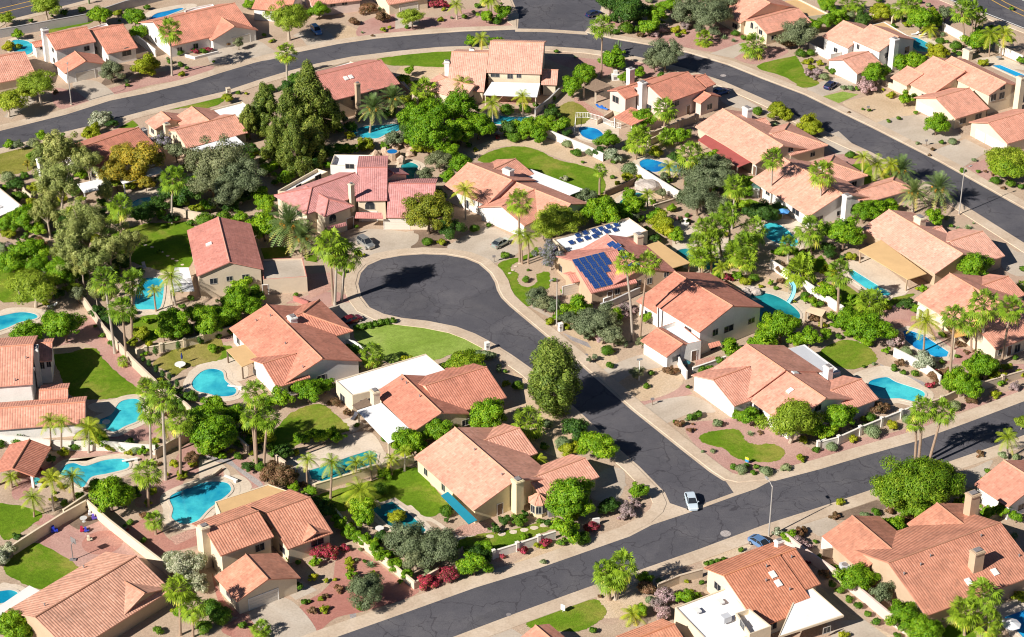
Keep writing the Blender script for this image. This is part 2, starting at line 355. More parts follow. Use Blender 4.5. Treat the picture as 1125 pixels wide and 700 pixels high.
def hit(faces,px,py,tol=1.6):
    d=ray(px,py); best=None
    for f in faces:
        p=np.array(f['p']); nr=f.get('n')
        if nr is None:
            nr=np.cross(p[1]-p[0],p[2]-p[0]); nr=nr/np.linalg.norm(nr); nr=nr if nr[2]>0 else -nr; f['nn']=nr
        if nr@d>=-.02: continue
        t=((p[0]-CAM)@nr)/(nr@d); X=CAM+d*t
        # signed distance outside the polygon
        ax=np.cross(nr,[0,0,1]); ax=ax/(np.linalg.norm(ax)+1e-9); ay=np.cross(ax,nr)
        q=[( (v-X)@ax,(v-X)@ay) for v in p]; m=len(q); ar=area2(q); out=-1e9
        for i in range(m):
            x0,y0=q[i]; x1,y1=q[(i+1)%m]; L=math.hypot(x1-x0,y1-y0)+1e-9
            out=max(out,((x1-x0)*y0-(y1-y0)*x0)/L*(1 if ar>0 else -1))
        sc=(0 if out<=0 else out*1000)+t*1.0
        if out<tol and (best is None or sc<best[0]): best=(sc,f,X,nr,out)
    return best
def window(par,org,c,nr,w,h,arch=False,mull=True,frame='pole',shutter=None):
    nr=np.array(nr); u=np.cross([0,0,1],nr); u/=np.linalg.norm(u); up=np.array([0,0,1.0])
    def pt(x,y,o): return c+u*x+up*y+nr*o
    b=MB(); t=.07; o0,o1=-.05,.05
    b.obox(pt(-w/2-t,-h/2-t,o0),u*(w+2*t),up*t,nr*(o1-o0+.05)); 
    if not arch: b.obox(pt(-w/2-t,h/2,o0),u*(w+2*t),up*t,nr*(o1-o0))
    b.obox(pt(-w/2-t,-h/2,o0),u*t,up*h,nr*(o1-o0)); b.obox(pt(w/2,-h/2,o0),u*t,up*h,nr*(o1-o0))
    if mull: b.obox(pt(-.03,-h/2,o0),u*.06,up*h,nr*(o1-o0-.015))
    g=MB(); poly=[pt(-w/2,-h/2,.02),pt(w/2,-h/2,.02),pt(w/2,h/2,.02)]
    if arch:
        for k in range(1,12):
            a=math.pi*k/12; poly.append(pt(w/2*math.cos(a),h/2+w/2*math.sin(a),.02))
        arc=[pt((w/2+t/2)*math.cos(math.pi*k/12),h/2+(w/2+t/2)*math.sin(math.pi*k/12),.03) for k in range(13)]
        b.tube(arc,t/2,6,0)
    poly.append(pt(-w/2,h/2,.02)); g.face(poly,0)
    f=b.build('window',frame,par,org); gp=g.build('pane','glass',f,org)
    return f
def garage(par,org,c,nr,w,h,mat='garage'):
    nr=np.array(nr); u=np.cross([0,0,1],nr); u/=np.linalg.norm(u); up=np.array([0,0,1.0]); c=np.array([c[0],c[1],0])
    b=MB(); t=.12
    b.obox(c-u*(w/2+t)+nr*-.05,u*t,up*(h+t),nr*.14,1); b.obox(c+u*(w/2)+nr*-.05,u*t,up*(h+t),nr*.14,1); b.obox(c-u*w/2+up*h+nr*-.05,u*w,up*t,nr*.14,1)
    for k in range(4):
        b.obox(c-u*w/2+up*(k*h/4+.015)+nr*-.03,u*w,up*(h/4-.03),nr*.08,0)
        if k<3: b.obox(c-u*w/2+up*((k+1)*h/4-.015)+nr*-.03,u*w,up*.03,nr*.05,0)
    return b.build('garage_door',[mat,'paint'],par,org)
def door(par,org,c,nr,w=1.0,h=2.1,mat='door'):
    nr=np.array(nr); u=np.cross([0,0,1],nr); u/=np.linalg.norm(u); up=np.array([0,0,1.0]); c=np.array([c[0],c[1],0])
    b=MB(); t=.1
    b.obox(c-u*w/2+nr*-.03,u*w,up*h,nr*.07,0); b.obox(c-u*(w/2+t)+nr*-.05,u*t,up*(h+t),nr*.13,1); b.obox(c+u*w/2+nr*-.05,u*t,up*(h+t),nr*.13,1); b.obox(c-u*w/2+up*h+nr*-.05,u*w,up*t,nr*.13,1)
    d=b.build('door',[mat,'paint'],par,org); k=MB(); k.obox(c+u*(w/2-.18)+up*1.0+nr*.04,u*.06,up*.14,nr*.06,0); kk=k.build('handle','steel',d,org)
    return d
def chimney(par,org,px,py,zt,sx,sy,yaw,mat,z0):
    c=G(px,py,zt); ux=np.array([math.cos(yaw),math.sin(yaw)]); uy=np.array([-ux[1],ux[0]]); b=MB()
    b.box(c,ux,uy,sx,sy,z0,zt-.35); b.box(c,ux,uy,sx+.22,sy+.22,zt-.35,zt-.12); b.box(c,ux,uy,sx+.02,sy+.02,zt-.12,zt)
    ch=b.build('chimney',mat,par,org); k=MB(); k.box(c,ux,uy,sx*.55,sy*.5,zt+.003,zt+.1); k.box(c,ux,uy,sx*.7,sy*.62,zt+.1,zt+.2)
    kk=k.build('chimney_cap','slate',ch,org)
def House(label,desc,fk,wall,roof,wings,flats=(),chims=(),awns=(),feats=(),fasc=None,cat='house',group='tile-roofed houses of the neighbourhood',auto=True,open_=False):
    fp=fr(fk); Ws=[]; yaw=None
    for w in wings:
        W=solve_wing(fp,w,yaw); 
        if yaw is None: yaw=math.atan2(W['d'][1],W['d'][0])
        Ws.append(W); FOOT.append(W)
    if yaw is None: yaw=math.radians(30)
    ctr=np.mean([W['A']*.5+W['B']*.5 for W in Ws],axis=0) if Ws else G(*fp(*flats[0][0][0]))[:2]
    org=p3(ctr,0); root=empty('house' if cat=='house' else cat.replace(' ','_'),org,label,cat,group if cat=='house' else None)
    rad=np.mean([W['L'] for W in Ws])*.5+2 if Ws else 6
    pc=proj(p3(ctr,3)); ANCH.append((desc,pc[0],pc[1],ctr,rad))
    wf=[]; rf=[]
    if Ws:
        rb=MB(); wb=MB()
        for k,W in enumerate(Ws):
            j=.013*k; wing_roof(rb,W,j,rf)
            if not open_: wing_walls(wb,W,wf,j)
            else:
                for x in (.5,W['L']-.5):
                    for y in (W['w1']-.6,-W['w2']+.6):
                        c=W['A']+W['d']*x+W['n']*y; pb=MB(); pb.box(c,W['d'],W['n'],.4,.4,0,W['zr']-W['sl']*abs(y)-.2); pb.build('post',wall,root,org)
        ro=rb.build('roof',[roof,fasc or roof,'ridge_'+roof[2:]],root,org)
        if not open_: wb.build('wall',wall,root,org)
    for k,fl in enumerate(flats):
        pts,z=fl[0],fl[1]; op=fl[2] if len(fl)>2 else {}
        P=[G(*fp(*p),z)[:2] for p in pts]
        if area2(P)<0: P=P[::-1]
        par=op.get('par',.35); b=MB(); n=len(P); inn=offset(P,-.28); zi=z-par
        zb=op.get('zb',0)
        outer=[(p3(P[i],zb),p3(P[(i+1)%n],zb),p3(P[(i+1)%n],z),p3(P[i],z)) for i in range(n)]
        for qd in outer:
            b.face(qd,0); e=qd[1]-qd[0]; nr=np.array([e[1],-e[0],0]); wf.append(dict(p=list(qd),n=nr/np.linalg.norm(nr)))
        for i in range(n):
            jn=(i+1)%n; b.face([p3(P[i],z),p3(P[jn],z),p3(inn[jn],z),p3(inn[i],z)],1); b.face([p3(inn[i],z),p3(inn[jn],z),p3(inn[jn],zi),p3(inn[i],zi)],0)
        b.face([p3(p,zi) for p in inn],2)
        if zb>0: b.face([p3(p,zb) for p in P[::-1]],0)
        b.build(op.get('name','flat_roof_block'),[op.get('wall',wall),op.get('cap',wall),op.get('top','flatwhite')],root,org)
        rf.append(dict(p=[p3(p,zi) for p in inn],u=p3(P[1]-P[0],0)/np.linalg.norm(P[1]-P[0]),v=p3(P[2]-P[1],0)/np.linalg.norm(P[2]-P[1])))
    for c in chims:
        zt=c[2]; sx=c[3] if len(c)>3 else 1.3; sy=c[4] if len(c)>4 else 1.0; mt=c[5] if len(c)>5 else wall; z0=c[6] if len(c)>6 else 2.4
        chimney(root,org,*fp(c[0],c[1]),zt,sx,sy,yaw,mt,z0)
    for a in awns:
        pts,mat=a[0],a[1]; op=a[2] if len(a)>2 else {}
        P=[G(*fp(p[0],p[1]),p[2]) for p in pts]; b=MB()
        d0=P[1][:2]-P[0][:2]; d0/=np.linalg.norm(d0)
        n0=np.array([-d0[1],d0[0]]); b.slab(P,op.get('th',.14),0,[(float(p[:2]@d0),float(p[:2]@n0)) for p in P])
        pr=b.build(op.get('name','patio_roof'),mat,root,org)
        for i in op.get('posts',()):
            cc=np.mean(P,axis=0); q=P[i]+(cc-P[i])*.06; pb=MB(); pb.box(q,d0,n0,.24,.24,0,q[2]-op.get('th',.14)); pb.build('post',op.get('pm',wall),root,org)
    used=set()
    for f in feats:
        k,x,y=f[:3]
        if k in ('win','arch','gar','door'):
            r=hit(wf,*fp(x,y))
            if not r: print('MISS',desc,f); continue
            used.add(id(r[1])); X,nr=r[2],r[3]
            if k=='win': window(root,org,X,nr,*(f[3:5] if len(f)>4 else (1.3,1.1)))
            elif k=='arch': window(root,org,X,nr,*(f[3:5] if len(f)>4 else (1.6,.9)),arch=True)
            elif k=='gar': garage(root,org,X,nr,*(f[3:5] if len(f)>4 else (4.9,2.15)))
            else: door(root,org,X,nr,*(f[3:5] if len(f)>4 else ()))
        else:
            r=hit(rf,*fp(x,y))
            if not r: print('MISS',desc,f); continue
            X,nr,fc=r[2],r[3],r[1]; u=fc['u']/np.linalg.norm(fc['u']); v=np.cross(nr,u); b=MB()
            if k=='sky':
                b.obox(X-u*.45-v*.6,u*.9,v*1.2,nr*.22,0); o=b.build('skylight','paint',root,org)
                g=MB(); g.face([X-u*.36-v*.5+nr*.228,X+u*.36-v*.5+nr*.228,X+u*.36+v*.5+nr*.228,X-u*.36+v*.5+nr*.228]); gg=g.build('dome','lens',o,org)
            elif k=='vent':
                b.tube([X-nr*.1,X+np.array([0,0,.38])],.09,8); b.tube([X+np.array([0,0,.38]),X+np.array([0,0,.5])],[.16,.1],8); b.build('roof_vent','slate',root,org)
            elif k=='sol':
                t=f[3] if len(f)>3 else 0; w,h=(f[4:6] if len(f)>5 else (1.5,1.5))
                uu=u; vv=v+nr*t; vv=vv/np.linalg.norm(vv); nn=np.cross(uu,vv); o=X+nr*(.12+abs(t)*h*.5)
                b.obox(o-uu*w/2-vv*h/2,uu*w,vv*h,nn*.05,0); so=b.build('solar_panel','steel',root,org)
                g=MB(); q=[o+uu*s1*(w/2-.05)+vv*s2*(h/2-.05)+nn*.054 for s1,s2 in ((-1,-1),(1,-1),(1,1),(-1,1))]; g.face(q,0,[(0,0),(1.0,0),(1.0,1.0),(0,1.0)])
                gg=g.build('cells','solar',so,org)
            elif k=='ac':
                b.box(X,u,v,1.3,1.1,X[2],X[2]+.95); b.build('rooftop_cooler','flatgrey',root,org)
    if auto and not open_:
        for f in wf:
            if id(f) in used: continue
            p=np.array(f['p']); nr=f['n']; 
            if nr@(np.array([0,-.87,.5]))<.18: continue
            u=np.cross([0,0,1],nr); xs=p@u; L=xs.max()-xs.min(); top=sorted(p[:,2])[-2]
            if L<4: continue
            k=max(1,int(L//4.2)); rr=random.Random(int(abs(p[0][0]*97+p[0][1]*31)))
            for lev in ([1.45] if top<4.2 else [1.45,4.1]):
                for i in range(k):
                    if rr.random()<.25: continue
                    x=xs.min()+L*(i+.5)/k; base=p[0]+u*(x-p[0]@u); c=np.array([base[0],base[1],lev])
                    if any(inside(W,c+nr*.9,-.4) for W in Ws): continue
                    sc=proj(c)
                    if not(-20<sc[0]<1145 and -20<sc[1]<720): continue
                    window(root,org,c,nr,rr.choice([1.2,1.5,1.8]),rr.choice([1.0,1.2]))
    return root
for k,c in dict(salmon=(.58,.27,.17),peach=(.62,.32,.21),rose=(.43,.17,.14),orange=(.60,.25,.13),pink=(.60,.28,.21),brown=(.44,.22,.14)).items(): M['ridge_'+k]=plain('ridge tile '+k,c,.85,var=.15,vscale=4)
# ------------------------------------------------------------------ ground, roads, pavements
def pl(s,fk='P'):
    f=fr(fk); v=[float(t) for t in s.replace(';',' ').replace(',',' ').split()]; return [f(v[i],v[i+1]) for i in range(0,len(v),2)]
b=MB(); b.face([(-700,-400,0),(700,-400,0),(700,1100,0),(-700,1100,0)]); tag(b.build('ground','ground'),kind='structure')
UPL=pl('-60,158 0,143 71,125.5 120,110 160,102 206,91 240,80 278,68.6 327,56.8 370,48 413,41.8 460,37.5 510,34 568,32')
UPR=pl('643.6,35.5 671,42 718,50 757,58 800,71 840,87 885,104 930,126 959,140 1035,178.6 1125,229 1200,272')
LOW=pl('-60,178 0,164 54,150 100,139 128.6,131 183,116.5 247,101.4 284,89 316,79.3 348.6,70.7 387,63 440,56.5 483,52.5 530,50.7 598.6,51.4 645.7,54.6 690,61 715,66.5 752,76 794,90 846,113 900,142 921,152 956,168 1005,194.6 1064,230 1125,268.6 1200,318')
LOOP=pl('''300,724 355,703 440,673 521,644 590,623 650,602 690,588 716,574.5 729,563 733,553 728,542 700,513.5 668.6,486 640,458.5 610,431 585.7,408.6 560,390.5 540,378 520,367.5 500,360 470,354 440,350.5 420,346 404,338.5 394.5,326 391,312
 394,300 402,291 418,284 440,280 465,278.3 490,279.3 512,283 528,289.5 540,300 546,310 548.5,319 553,327 562,336 577,348.6 610,376 640,401 665,422.5 696,450 750,493 782,518 796,527 811,530.5 830,528.5 850,527 900,514 950,499 1003,484 1060,463.5 1125,439 1200,411''')
CBOT=pl('440,724 504,700 573,674 656,644 696,631 770,605 842,578 900,559.6 964,538 1035,512 1099,490 1160,467 1200,453')
sheet('road','asphalt',UPL+[(655,33.5)][:0]+UPR+LOW[::-1],.012)
STL=pl('568,32 567.5,24 568,16 563,5 556,-12'); STR=pl('643.6,35.5 654,25 661,13 665,0 669,-14')
sheet('road','asphalt',STL+STR[::-1],.014)
sheet('road','asphalt',LOOP+CBOT[::-1],.016)
sheet('road','asphalt',pl('-40,14 -40,50 0,25 60,10 110,-3 150,-14 150,-60 -40,-60'),.012)
sheet('road','asphalt',pl('1000,-30 1030,-4 1060,8 1125,33 1200,64 1200,-30'),.013)
M['marking']=plain('yellow road paint',(.60,.36,.08),.7,var=.15,vscale=3); M['markwhite']=plain('white road paint',(.72,.70,.66),.7,var=.12,vscale=3)
def stripe(name,mat,pts,w,z):
    P=[G(*p)[:2] for p in pts]; a=offset(P,w/2,False); c=offset(P,-w/2,False); m=MB()
    for i in range(len(P)-1): m.face([p3(c[i],z),p3(c[i+1],z),p3(a[i+1],z),p3(a[i],z)][::-1])
    o=m.build(name,mat); return tag(o,kind='structure')
for y in (0,5): stripe('road_marking','marking',pl(f'-20,{15+y} 0,{9.5+y} 60,{-5+y}'),.3,.03)
for p in ('1075,-8 1100,6 1125,18 1160,33','1080,-12 1105,3 1125,12.5 1160,28'): stripe('road_marking','marking',pl(p),.3,.03)
stripe('road_marking','markwhite',pl('1020,-8 1060,5.5 1125,31 1160,44'),.3,.03)
stripe('road_marking','markwhite',pl('1110,-6 1125,1 1160,16'),.3,.03)
# concrete gutters across the two junctions and the corner aprons
sheet('gutter','pave',pl('566,31.5 600,32 644,35 646,38.5 600,35.5 566,35'),.03)
sheet('gutter','pave',pl('729,563 733,553 736,553 755,559.5 780,551 806,541.5 796,527 811,530.5 850,527 830,537.5 808,545 757,563.5 716,577 716,574.5'),.03)
def pavement(edge,side,w=2.3,h=.11,gut=.45):
    P=[G(*p)[:2] for p in edge]; m=MB(); Q=[offset(P,side*d,False) for d in (-gut,0,.12,w,w+.06)]; Z=[.026,.030,h,h,-.02]
    for k in range(4):
        for i in range(len(P)-1):
            f=[p3(Q[k][i],Z[k]),p3(Q[k][i+1],Z[k]),p3(Q[k+1][i+1],Z[k+1]),p3(Q[k+1][i],Z[k+1])]
            m.face(f if side>0 else f[::-1],0)
    for q in m.f:
        a=[np.array(m.v[i]) for i in q]
        if np.cross(a[1]-a[0],a[2]-a[0])[2]<0: q.reverse()
    return tag(m.build('pavement','pave'),kind='structure')
def side_of(edge,ref):
    P=[G(*p)[:2] for p in edge]; i=len(P)//2; t=P[i+1]-P[i]; r=G(*ref)[:2]-P[i]; return 1 if (t[1]*r[0]-t[0]*r[1])>0 else -1
UL=UPL+STL[1:]; UR=STR[::-1]+UPR[1:]
pavement(UL,side_of(UPL,(240,60)))
pavement(UR,side_of(UPR,(1000,120)))
pavement(LOW,side_of(LOW,(440,90)))
pavement(LOOP,side_of(LOOP,(430,250)))
pavement(CBOT,side_of(CBOT,(800,650)))
pavement(pl('1030,-4 1060,8 1125,33 1200,64'),side_of(pl('1030,-4 1060,8 1125,33 1200,64'),(1000,40)),1.6)
pavement(pl('-40,50 0,25 60,10 110,-3 150,-14'),side_of(pl('-40,50 0,25 60,10 110,-3 150,-14'),(60,40)),1.8)
# ---- gravel yards, soil, drives, lawns  (material; tile; outline)
def patches(z,rows,smooth=True,name='gravel'):
    for mat,fk,s in rows: sheet(name,mat,pl(s,fk),z,smooth and len(s.split())>4)
patches(.008,[
 ('pink','00','520,470 590,490 760,440 1000,395 1100,340 960,345 820,370 690,400 640,430'),('soil','00','520,440 640,410 700,350 620,330 560,380'),
 ('pink','00','290,450 460,500 470,520 330,560 270,520'),
 ('tan','10','620,205 680,215 820,185 800,150 720,125 640,150'),('pink','10','820,190 1120,150 1120,100 1000,70 840,110'),
 ('pink','20','0,150 180,140 330,150 580,150 560,90 480,60 330,50 200,90 0,80'),('tan','20','0,345 220,345 190,400 160,430 0,440'),
 ('pink','20','760,290 960,300 1080,320 1040,400 820,330'),
 ('pink','30','260,200 420,240 560,265 640,255 740,210 700,160 540,140 330,180'),('pink','30','680,295 800,330 960,270 900,240 760,270'),
 ('pink','30','20,110 200,180 270,200 260,150 100,110'),('pink','30','100,260 250,290 300,370 200,400 120,300'),
 ('tan','40','190,530 290,500 400,470 560,510 590,560 520,620 400,640 300,590'),('tan','40','480,160 700,160 800,260 760,300 650,230 540,190'),
 ('pink','40','540,0 760,0 800,100 640,100 560,60'),
 ('pink','41','815,200 930,160 1000,260 940,280'),('pink','41','90,150 200,200 300,190 230,100 140,130'),
 ('tan','21','340,130 400,90 560,50 750,70 900,120 1010,170 1120,220 1120,400 1060,340 1010,230 920,195 790,150 690,110 580,95 470,110 390,160'),
 ('tan','21','1040,200 1120,210 1120,430 1040,400'),('soil','21','70,520 160,510 250,590 230,620 60,625'),
 ('tan','31','0,230 190,260 330,250 180,290 0,330'),('tan','31','190,120 360,80 440,120 400,170 250,160'),('tan','31','230,330 380,360 400,440 270,430'),
 ('pink','31','380,460 470,440 460,540 380,520'),
 ('pink','12','440,250 540,210 700,190 770,240 640,285 560,240'),
 ('pink','02','270,470 400,450 480,480 560,600 720,690 860,690 660,500 500,340 410,320 300,400'),
 ('pink','03','470,340 700,370 740,390 700,420 540,380 330,400 250,460 100,600 60,560 120,500 280,400 340,360'),
 ('pink','03','560,240 760,200 900,270 830,300 540,285'),('pink','03','940,330 1060,310 1120,360 1120,420 960,490 900,600 830,620 700,640 720,540 840,500'),
 ('pink','13','0,340 200,350 330,520 260,540 150,420 0,400'),('grey_rock','13','0,380 140,390 190,430 310,510 300,535 160,430 100,410 0,405'),
 ('grey_rock','03','1040,380 1120,370 1120,405 1050,410'),
 ('pink','04','140,110 240,70 340,100 520,110 700,275 720,300 560,330 400,345 190,215 300,150'),('red','04','780,90 870,200 960,190 1120,110 1120,190 900,260 780,270 650,150 700,110'),
 ('soil','04','350,120 450,50 520,100 400,150'),
 ('red','14','700,300 800,250 1000,390 1120,470 870,560 700,600 590,670 500,560 620,470 680,400'),('red','14','130,640 260,580 340,680 250,720 120,680'),('red','14','60,370 130,520 240,590 210,600 110,560'),
 ('grey_rock','14','700,310 715,330 700,400 770,480 800,590 770,605 755,520 690,430 690,350'),
 ('pink','33','180,80 430,10 470,60 200,130'),('pink','33','430,230 640,190 780,160 900,260 1120,360 1120,395 860,480 700,490 600,440'),
 ('pink','43','0,370 140,310 480,250 700,150 860,90 1120,30 1120,60 800,150 500,270 200,350 20,400'),
 ('soil','43','120,640 330,600 420,640 260,700 130,700'),
 ('tan','33','0,10 180,100 400,30 380,-60 100,-80'),
 ('tan','22','800,330 900,340 1060,440 1120,560 1060,610 900,440'),('grey_rock','22','830,400 960,450 980,480 880,440'),
 ('tan','23','660,0 900,230 960,240 870,390 690,330 620,220'),('tan','23','570,-60 660,0 690,70 620,60'),
 ('pink','42','430,230 560,300 740,460 900,500 900,560 740,560 560,540 480,480 400,330'),('grey_rock','42','380,560 470,600 600,650 640,690 560,660 440,610'),
 ('pink','42','880,560 1120,560 1120,640 900,640'),
 ('tan','32','660,40 1040,200 1060,260 980,250 760,160 640,170 540,100'),
 ('tan','24','270,660 300,690 640,590 600,640'),('tan','34','0,450 130,370 200,470 240,560 0,600'),('tan','34','530,300 700,240 780,230 640,330 540,345'),
 ('tan','24','580,320 780,210 830,240 640,320'),
 ('pink','12','0,440 160,420 170,440 0,470'),
 ('tan','01','690,310 860,310 870,340 720,350'),
 ('tan','44','-60,400 90,560 330,690 500,720 200,560 0,360'),
])
patches(.020,[
 ('drive','00','370,430 490,415 590,490 520,520 460,520'),('drive','00','20,600 120,470 180,520 60,610'),
 ('drive','10','60,240 250,200 350,240 390,300 100,330 40,300'),('drive','10','480,180 610,140 690,210 570,245 520,200'),('drive','10','1000,70 1120,90 1120,130 1000,150'),
 ('drive','10','580,350 570,400 420,430 450,400'),
 ('drive','30','560,275 730,215 760,250 680,300'),('drive','30','560,400 690,480 900,600 830,580 650,540 590,470'),
 ('drive','40','0,460 150,400 250,430 100,490 60,510'),('drive','40','410,640 600,590 800,700 640,740 560,720'),('drive','40','430,640 560,590 640,640 540,740'),
 ('drive','41','350,-10 560,70 680,40 800,10 560,-60'),('drive','41','650,120 820,60 940,120 800,210'),('drive','41','50,60 170,20 290,130 160,140'),
 ('drive','41','990,590 1090,640 1120,620 1120,760 1010,720'),
 ('drive','11','790,560 870,520 1080,540 1120,560 1080,610 850,680 760,600'),('drive','21','0,540 70,530 50,630 0,640'),
 ('drive','21','270,590 460,510 620,620 470,700 380,660 250,625'),
 ('drive','12','640,285 770,245 930,330 800,380 700,330'),('brick_pave','12','540,100 680,90 690,170 560,230'),
 ('drive','22','650,260 720,270 800,340 720,300'),
 ('drive','32','10,590 220,510 320,570 180,600 40,680 0,620'),('brick_pave','32','480,540 580,520 640,550 500,600'),
 ('drive','33','200,130 460,70 590,150 460,160 290,220'),
 ('drive','23','1000,560 1110,440 1160,530 1090,560'),('drive','34','-60,-60 20,-160 120,-150 100,-20 -20,0'),
 ('drive','14','250,580 400,500 500,540 600,680 500,720 360,700'),('drive','14','520,410 600,460 490,510 450,480'),
 ('drive','44','0,100 100,70 170,130 130,170 60,180'),('drive','44','100,620 300,610 420,700 150,740'),('drive','43','930,700 960,630 1010,600'),
 ('drive','34','880,150 1120,60 1120,170 1000,150'),('drive','24','440,690 560,650 640,700 480,740'),
 ('drive','43','740,480 860,440 960,400 900,500 850,540'),
],True,'driveway')
# terraces and pool decks that are not just a ring round the pool
patches(.026,[
 ('deck','13','450,400 640,330 760,270 880,260 960,380 1010,420 920,470 560,520 470,470'),('deck','13','0,400 100,415 150,460 140,500 20,520 0,510'),('deck','13','160,480 230,490 260,550 120,610 100,580'),
 ('deck','13','720,195 780,180 860,220 780,260'),('deck','13','880,610 1040,575 1120,610 1120,700 900,720'),
 ('deck','24','0,10 60,20 110,60 210,120 290,180 380,180 300,210 160,110 40,100'),
 ('deck','03','470,110 730,65 740,90 640,100 560,150 480,150'),('deck','03','640,380 720,390 660,470 560,500 480,510 420,545 300,470 250,470 360,400 500,390'),
 ('deck','02','0,290 120,270 250,290 240,330 100,380 0,400'),('deck','02','710,60 870,60 900,110 870,290 720,310 700,280'),
 ('deck','12','-20,570 150,520 240,570 230,640 120,640 60,590'),('deck','02','970,600 1120,530 1120,600 1000,620 980,680'),
 ('deck','42','210,60 330,0 380,40 530,170 440,225 330,190'),('deck','42','240,615 390,570 480,600 610,680 470,640 330,660'),('brick_pave','42','410,370 480,330 600,380 740,480 720,520 560,430'),
 ('deck','32','640,170 800,160 1060,230 1050,330 1030,300 850,190 760,200'),
 ('deck','40','870,310 990,290 1120,340 1120,360 960,335'),('deck','40','520,190 600,180 680,220 650,240'),
 ('brick_pave','20','480,490 700,500 690,540 480,530'),('deck','20','400,600 480,570 660,590 690,620 460,660 390,630'),
 ('deck','10','780,640 900,590 1020,620 1100,650 1040,640'),
 ('deck','20','900,600 1120,640 1120,700 1030,700'),('brick_pave','20','900,500 1000,560 1080,620 980,590 900,540'),
 ('deck','31','200,160 330,150 440,190 430,240 260,240 190,190'),('deck','31','840,480 1000,480 1060,560 1010,630 880,600 840,540'),
 ('deck','31','380,480 560,560 680,580 620,700 400,700'),('deck','00','760,60 960,20 1000,40 800,120 760,110'),
 ('deck','44','960,540 1120,500 1120,570 1010,610'),('brick_pave','24','290,140 400,110 470,130 400,180 300,190'),('deck','04','0,430 60,430 110,470 60,490 0,540'),
 ('deck','01','660,340 840,300 860,330 800,420 700,430'),('brick_pave','13','-60,520 60,470 120,440 120,500'),
 ('brick_pave','04','870,190 1120,90 1120,130 900,230'),
],True,'terrace')
patches(.034,[
 ('lawn','00','250,150 455,108 455,122 330,150 250,172'),('lawn','20','-120,305 0,285 140,268 440,262 440,290 330,300 220,320 215,345 60,338 -60,335'),
 ('lawn','30','800,340 980,290 1010,300 1060,380 1120,425 1050,448 930,390'),('lawn_pale','40','90,495 190,470 270,485 170,530'),('lawn','40','-60,450 0,385 60,420 0,450'),
 ('lawn','21','395,165 480,118 590,97 700,115 800,165 930,195 1020,230 1050,300 1025,345 950,365 870,350 760,300 640,240 480,195'),
 ('lawn_dry','20','790,570 880,520 970,580 960,620 890,650 800,620'),
 ('lawn_dry','l','0,490 200,430 400,375 340,480 260,600 120,640 0,640'),
 ('lawn','01','560,560 720,500 870,490 990,505 980,700 880,740 700,700 600,640'),('lawn','02','0,70 90,50 230,140 200,230 90,240 0,230'),
 ('lawn','k','400,150 540,125 660,88 750,100 790,170 940,310 1100,440 900,470 710,485 530,440 470,300'),
 ('lawn_pale','P','388,362 420,355.5 455,356.5 497,364 526,377 530,384 500,389 470,398 440,402 405,388'),
 ('lawn','22','497,52 640,3 700,-40 700,5 620,30 575,50 568,75 605,100 600,130 615,155 660,165 700,135 700,100 760,90 760,170 690,190 660,262 620,245 560,170'),
 ('lawn','33','505,290 530,262 600,248 690,240 728,270 740,300 800,320 880,316 938,345 938,380 880,408 760,405 680,382 640,345 545,318'),
 ('lawn','13','350,330 420,200 500,140 610,112 690,160 765,245 640,270 500,320 420,370'),('lawn','13','580,590 780,530 980,480 1120,440 1140,590 1000,640 870,600 740,660 640,640'),
 ('lawn','23','-60,480 60,440 215,590 240,640 130,690 0,570'),('lawn','24','420,170 560,150 780,105 790,140 640,200 480,260 300,230 300,205'),
 ('lawn','24','650,625 800,570 975,508 1030,530 1055,580 1000,630 900,672 700,660'),('lawn','04','180,218 405,345 300,420 210,457 60,395 20,350 60,290'),
 ('lawn','04','-20,20 210,60 160,130 60,195 0,180'),('lawn','42','70,510 180,440 290,455 365,520 340,560 210,585'),('lawn','42','170,180 200,150 290,210 380,230 560,200 450,260 330,290 200,270'),
 ('lawn','31','750,370 850,400 930,450 880,480 770,450'),('lawn','12','-60,500 0,470 160,470 130,530 0,560 -50,570'),('lawn_dry','02','780,560 900,480 1120,430 1120,530 960,580 900,620 850,590'),
 ('lawn','44','680,690 720,650 800,630 860,660 860,720'),('lawn','m','330,215 500,170 720,105 740,150 620,200 460,200'),
 ('lawn','41','200,200 330,190 330,290 250,300 180,250'),('lawn','12','530,0 600,0 600,40 540,30'),('lawn','12','690,85 780,90 740,120'),
 ('lawn','02','700,330 820,310 840,400 760,450 690,400'),('lawn','11','310,620 440,610 450,660 330,680'),
 ('lawn','l','910,285 1020,225 1065,265 1000,300'),('lawn','42','0,70 80,0 130,70 60,90'),
],True,'lawn')
# stepping stones on the lawn beside the canopy terrace and on the round lawn
for fk,s,r in (('24','460,185 520,173 578,162 633,152 685,141 735,129 765,114',.55),('01','745,605 780,615 830,640 860,660 885,675 905,685 935,705',.32),('22','575,80 590,60 610,45 560,95',.3)):
    for q in pl(s,fk):
        c=G(*q); m=MB(); n=9; m.prism([(c[0]+r*1.25*math.cos(2*math.pi*k/n)*random.uniform(.8,1.1),c[1]+r*math.sin(2*math.pi*k/n)*random.uniform(.8,1.1)) for k in range(n)],.03,.09)
        o=m.build('stepping_stone','deck'); tag(o,'flat pale stepping stone set in the lawn' ,'stepping stone','stepping stones across the lawns')
H=House
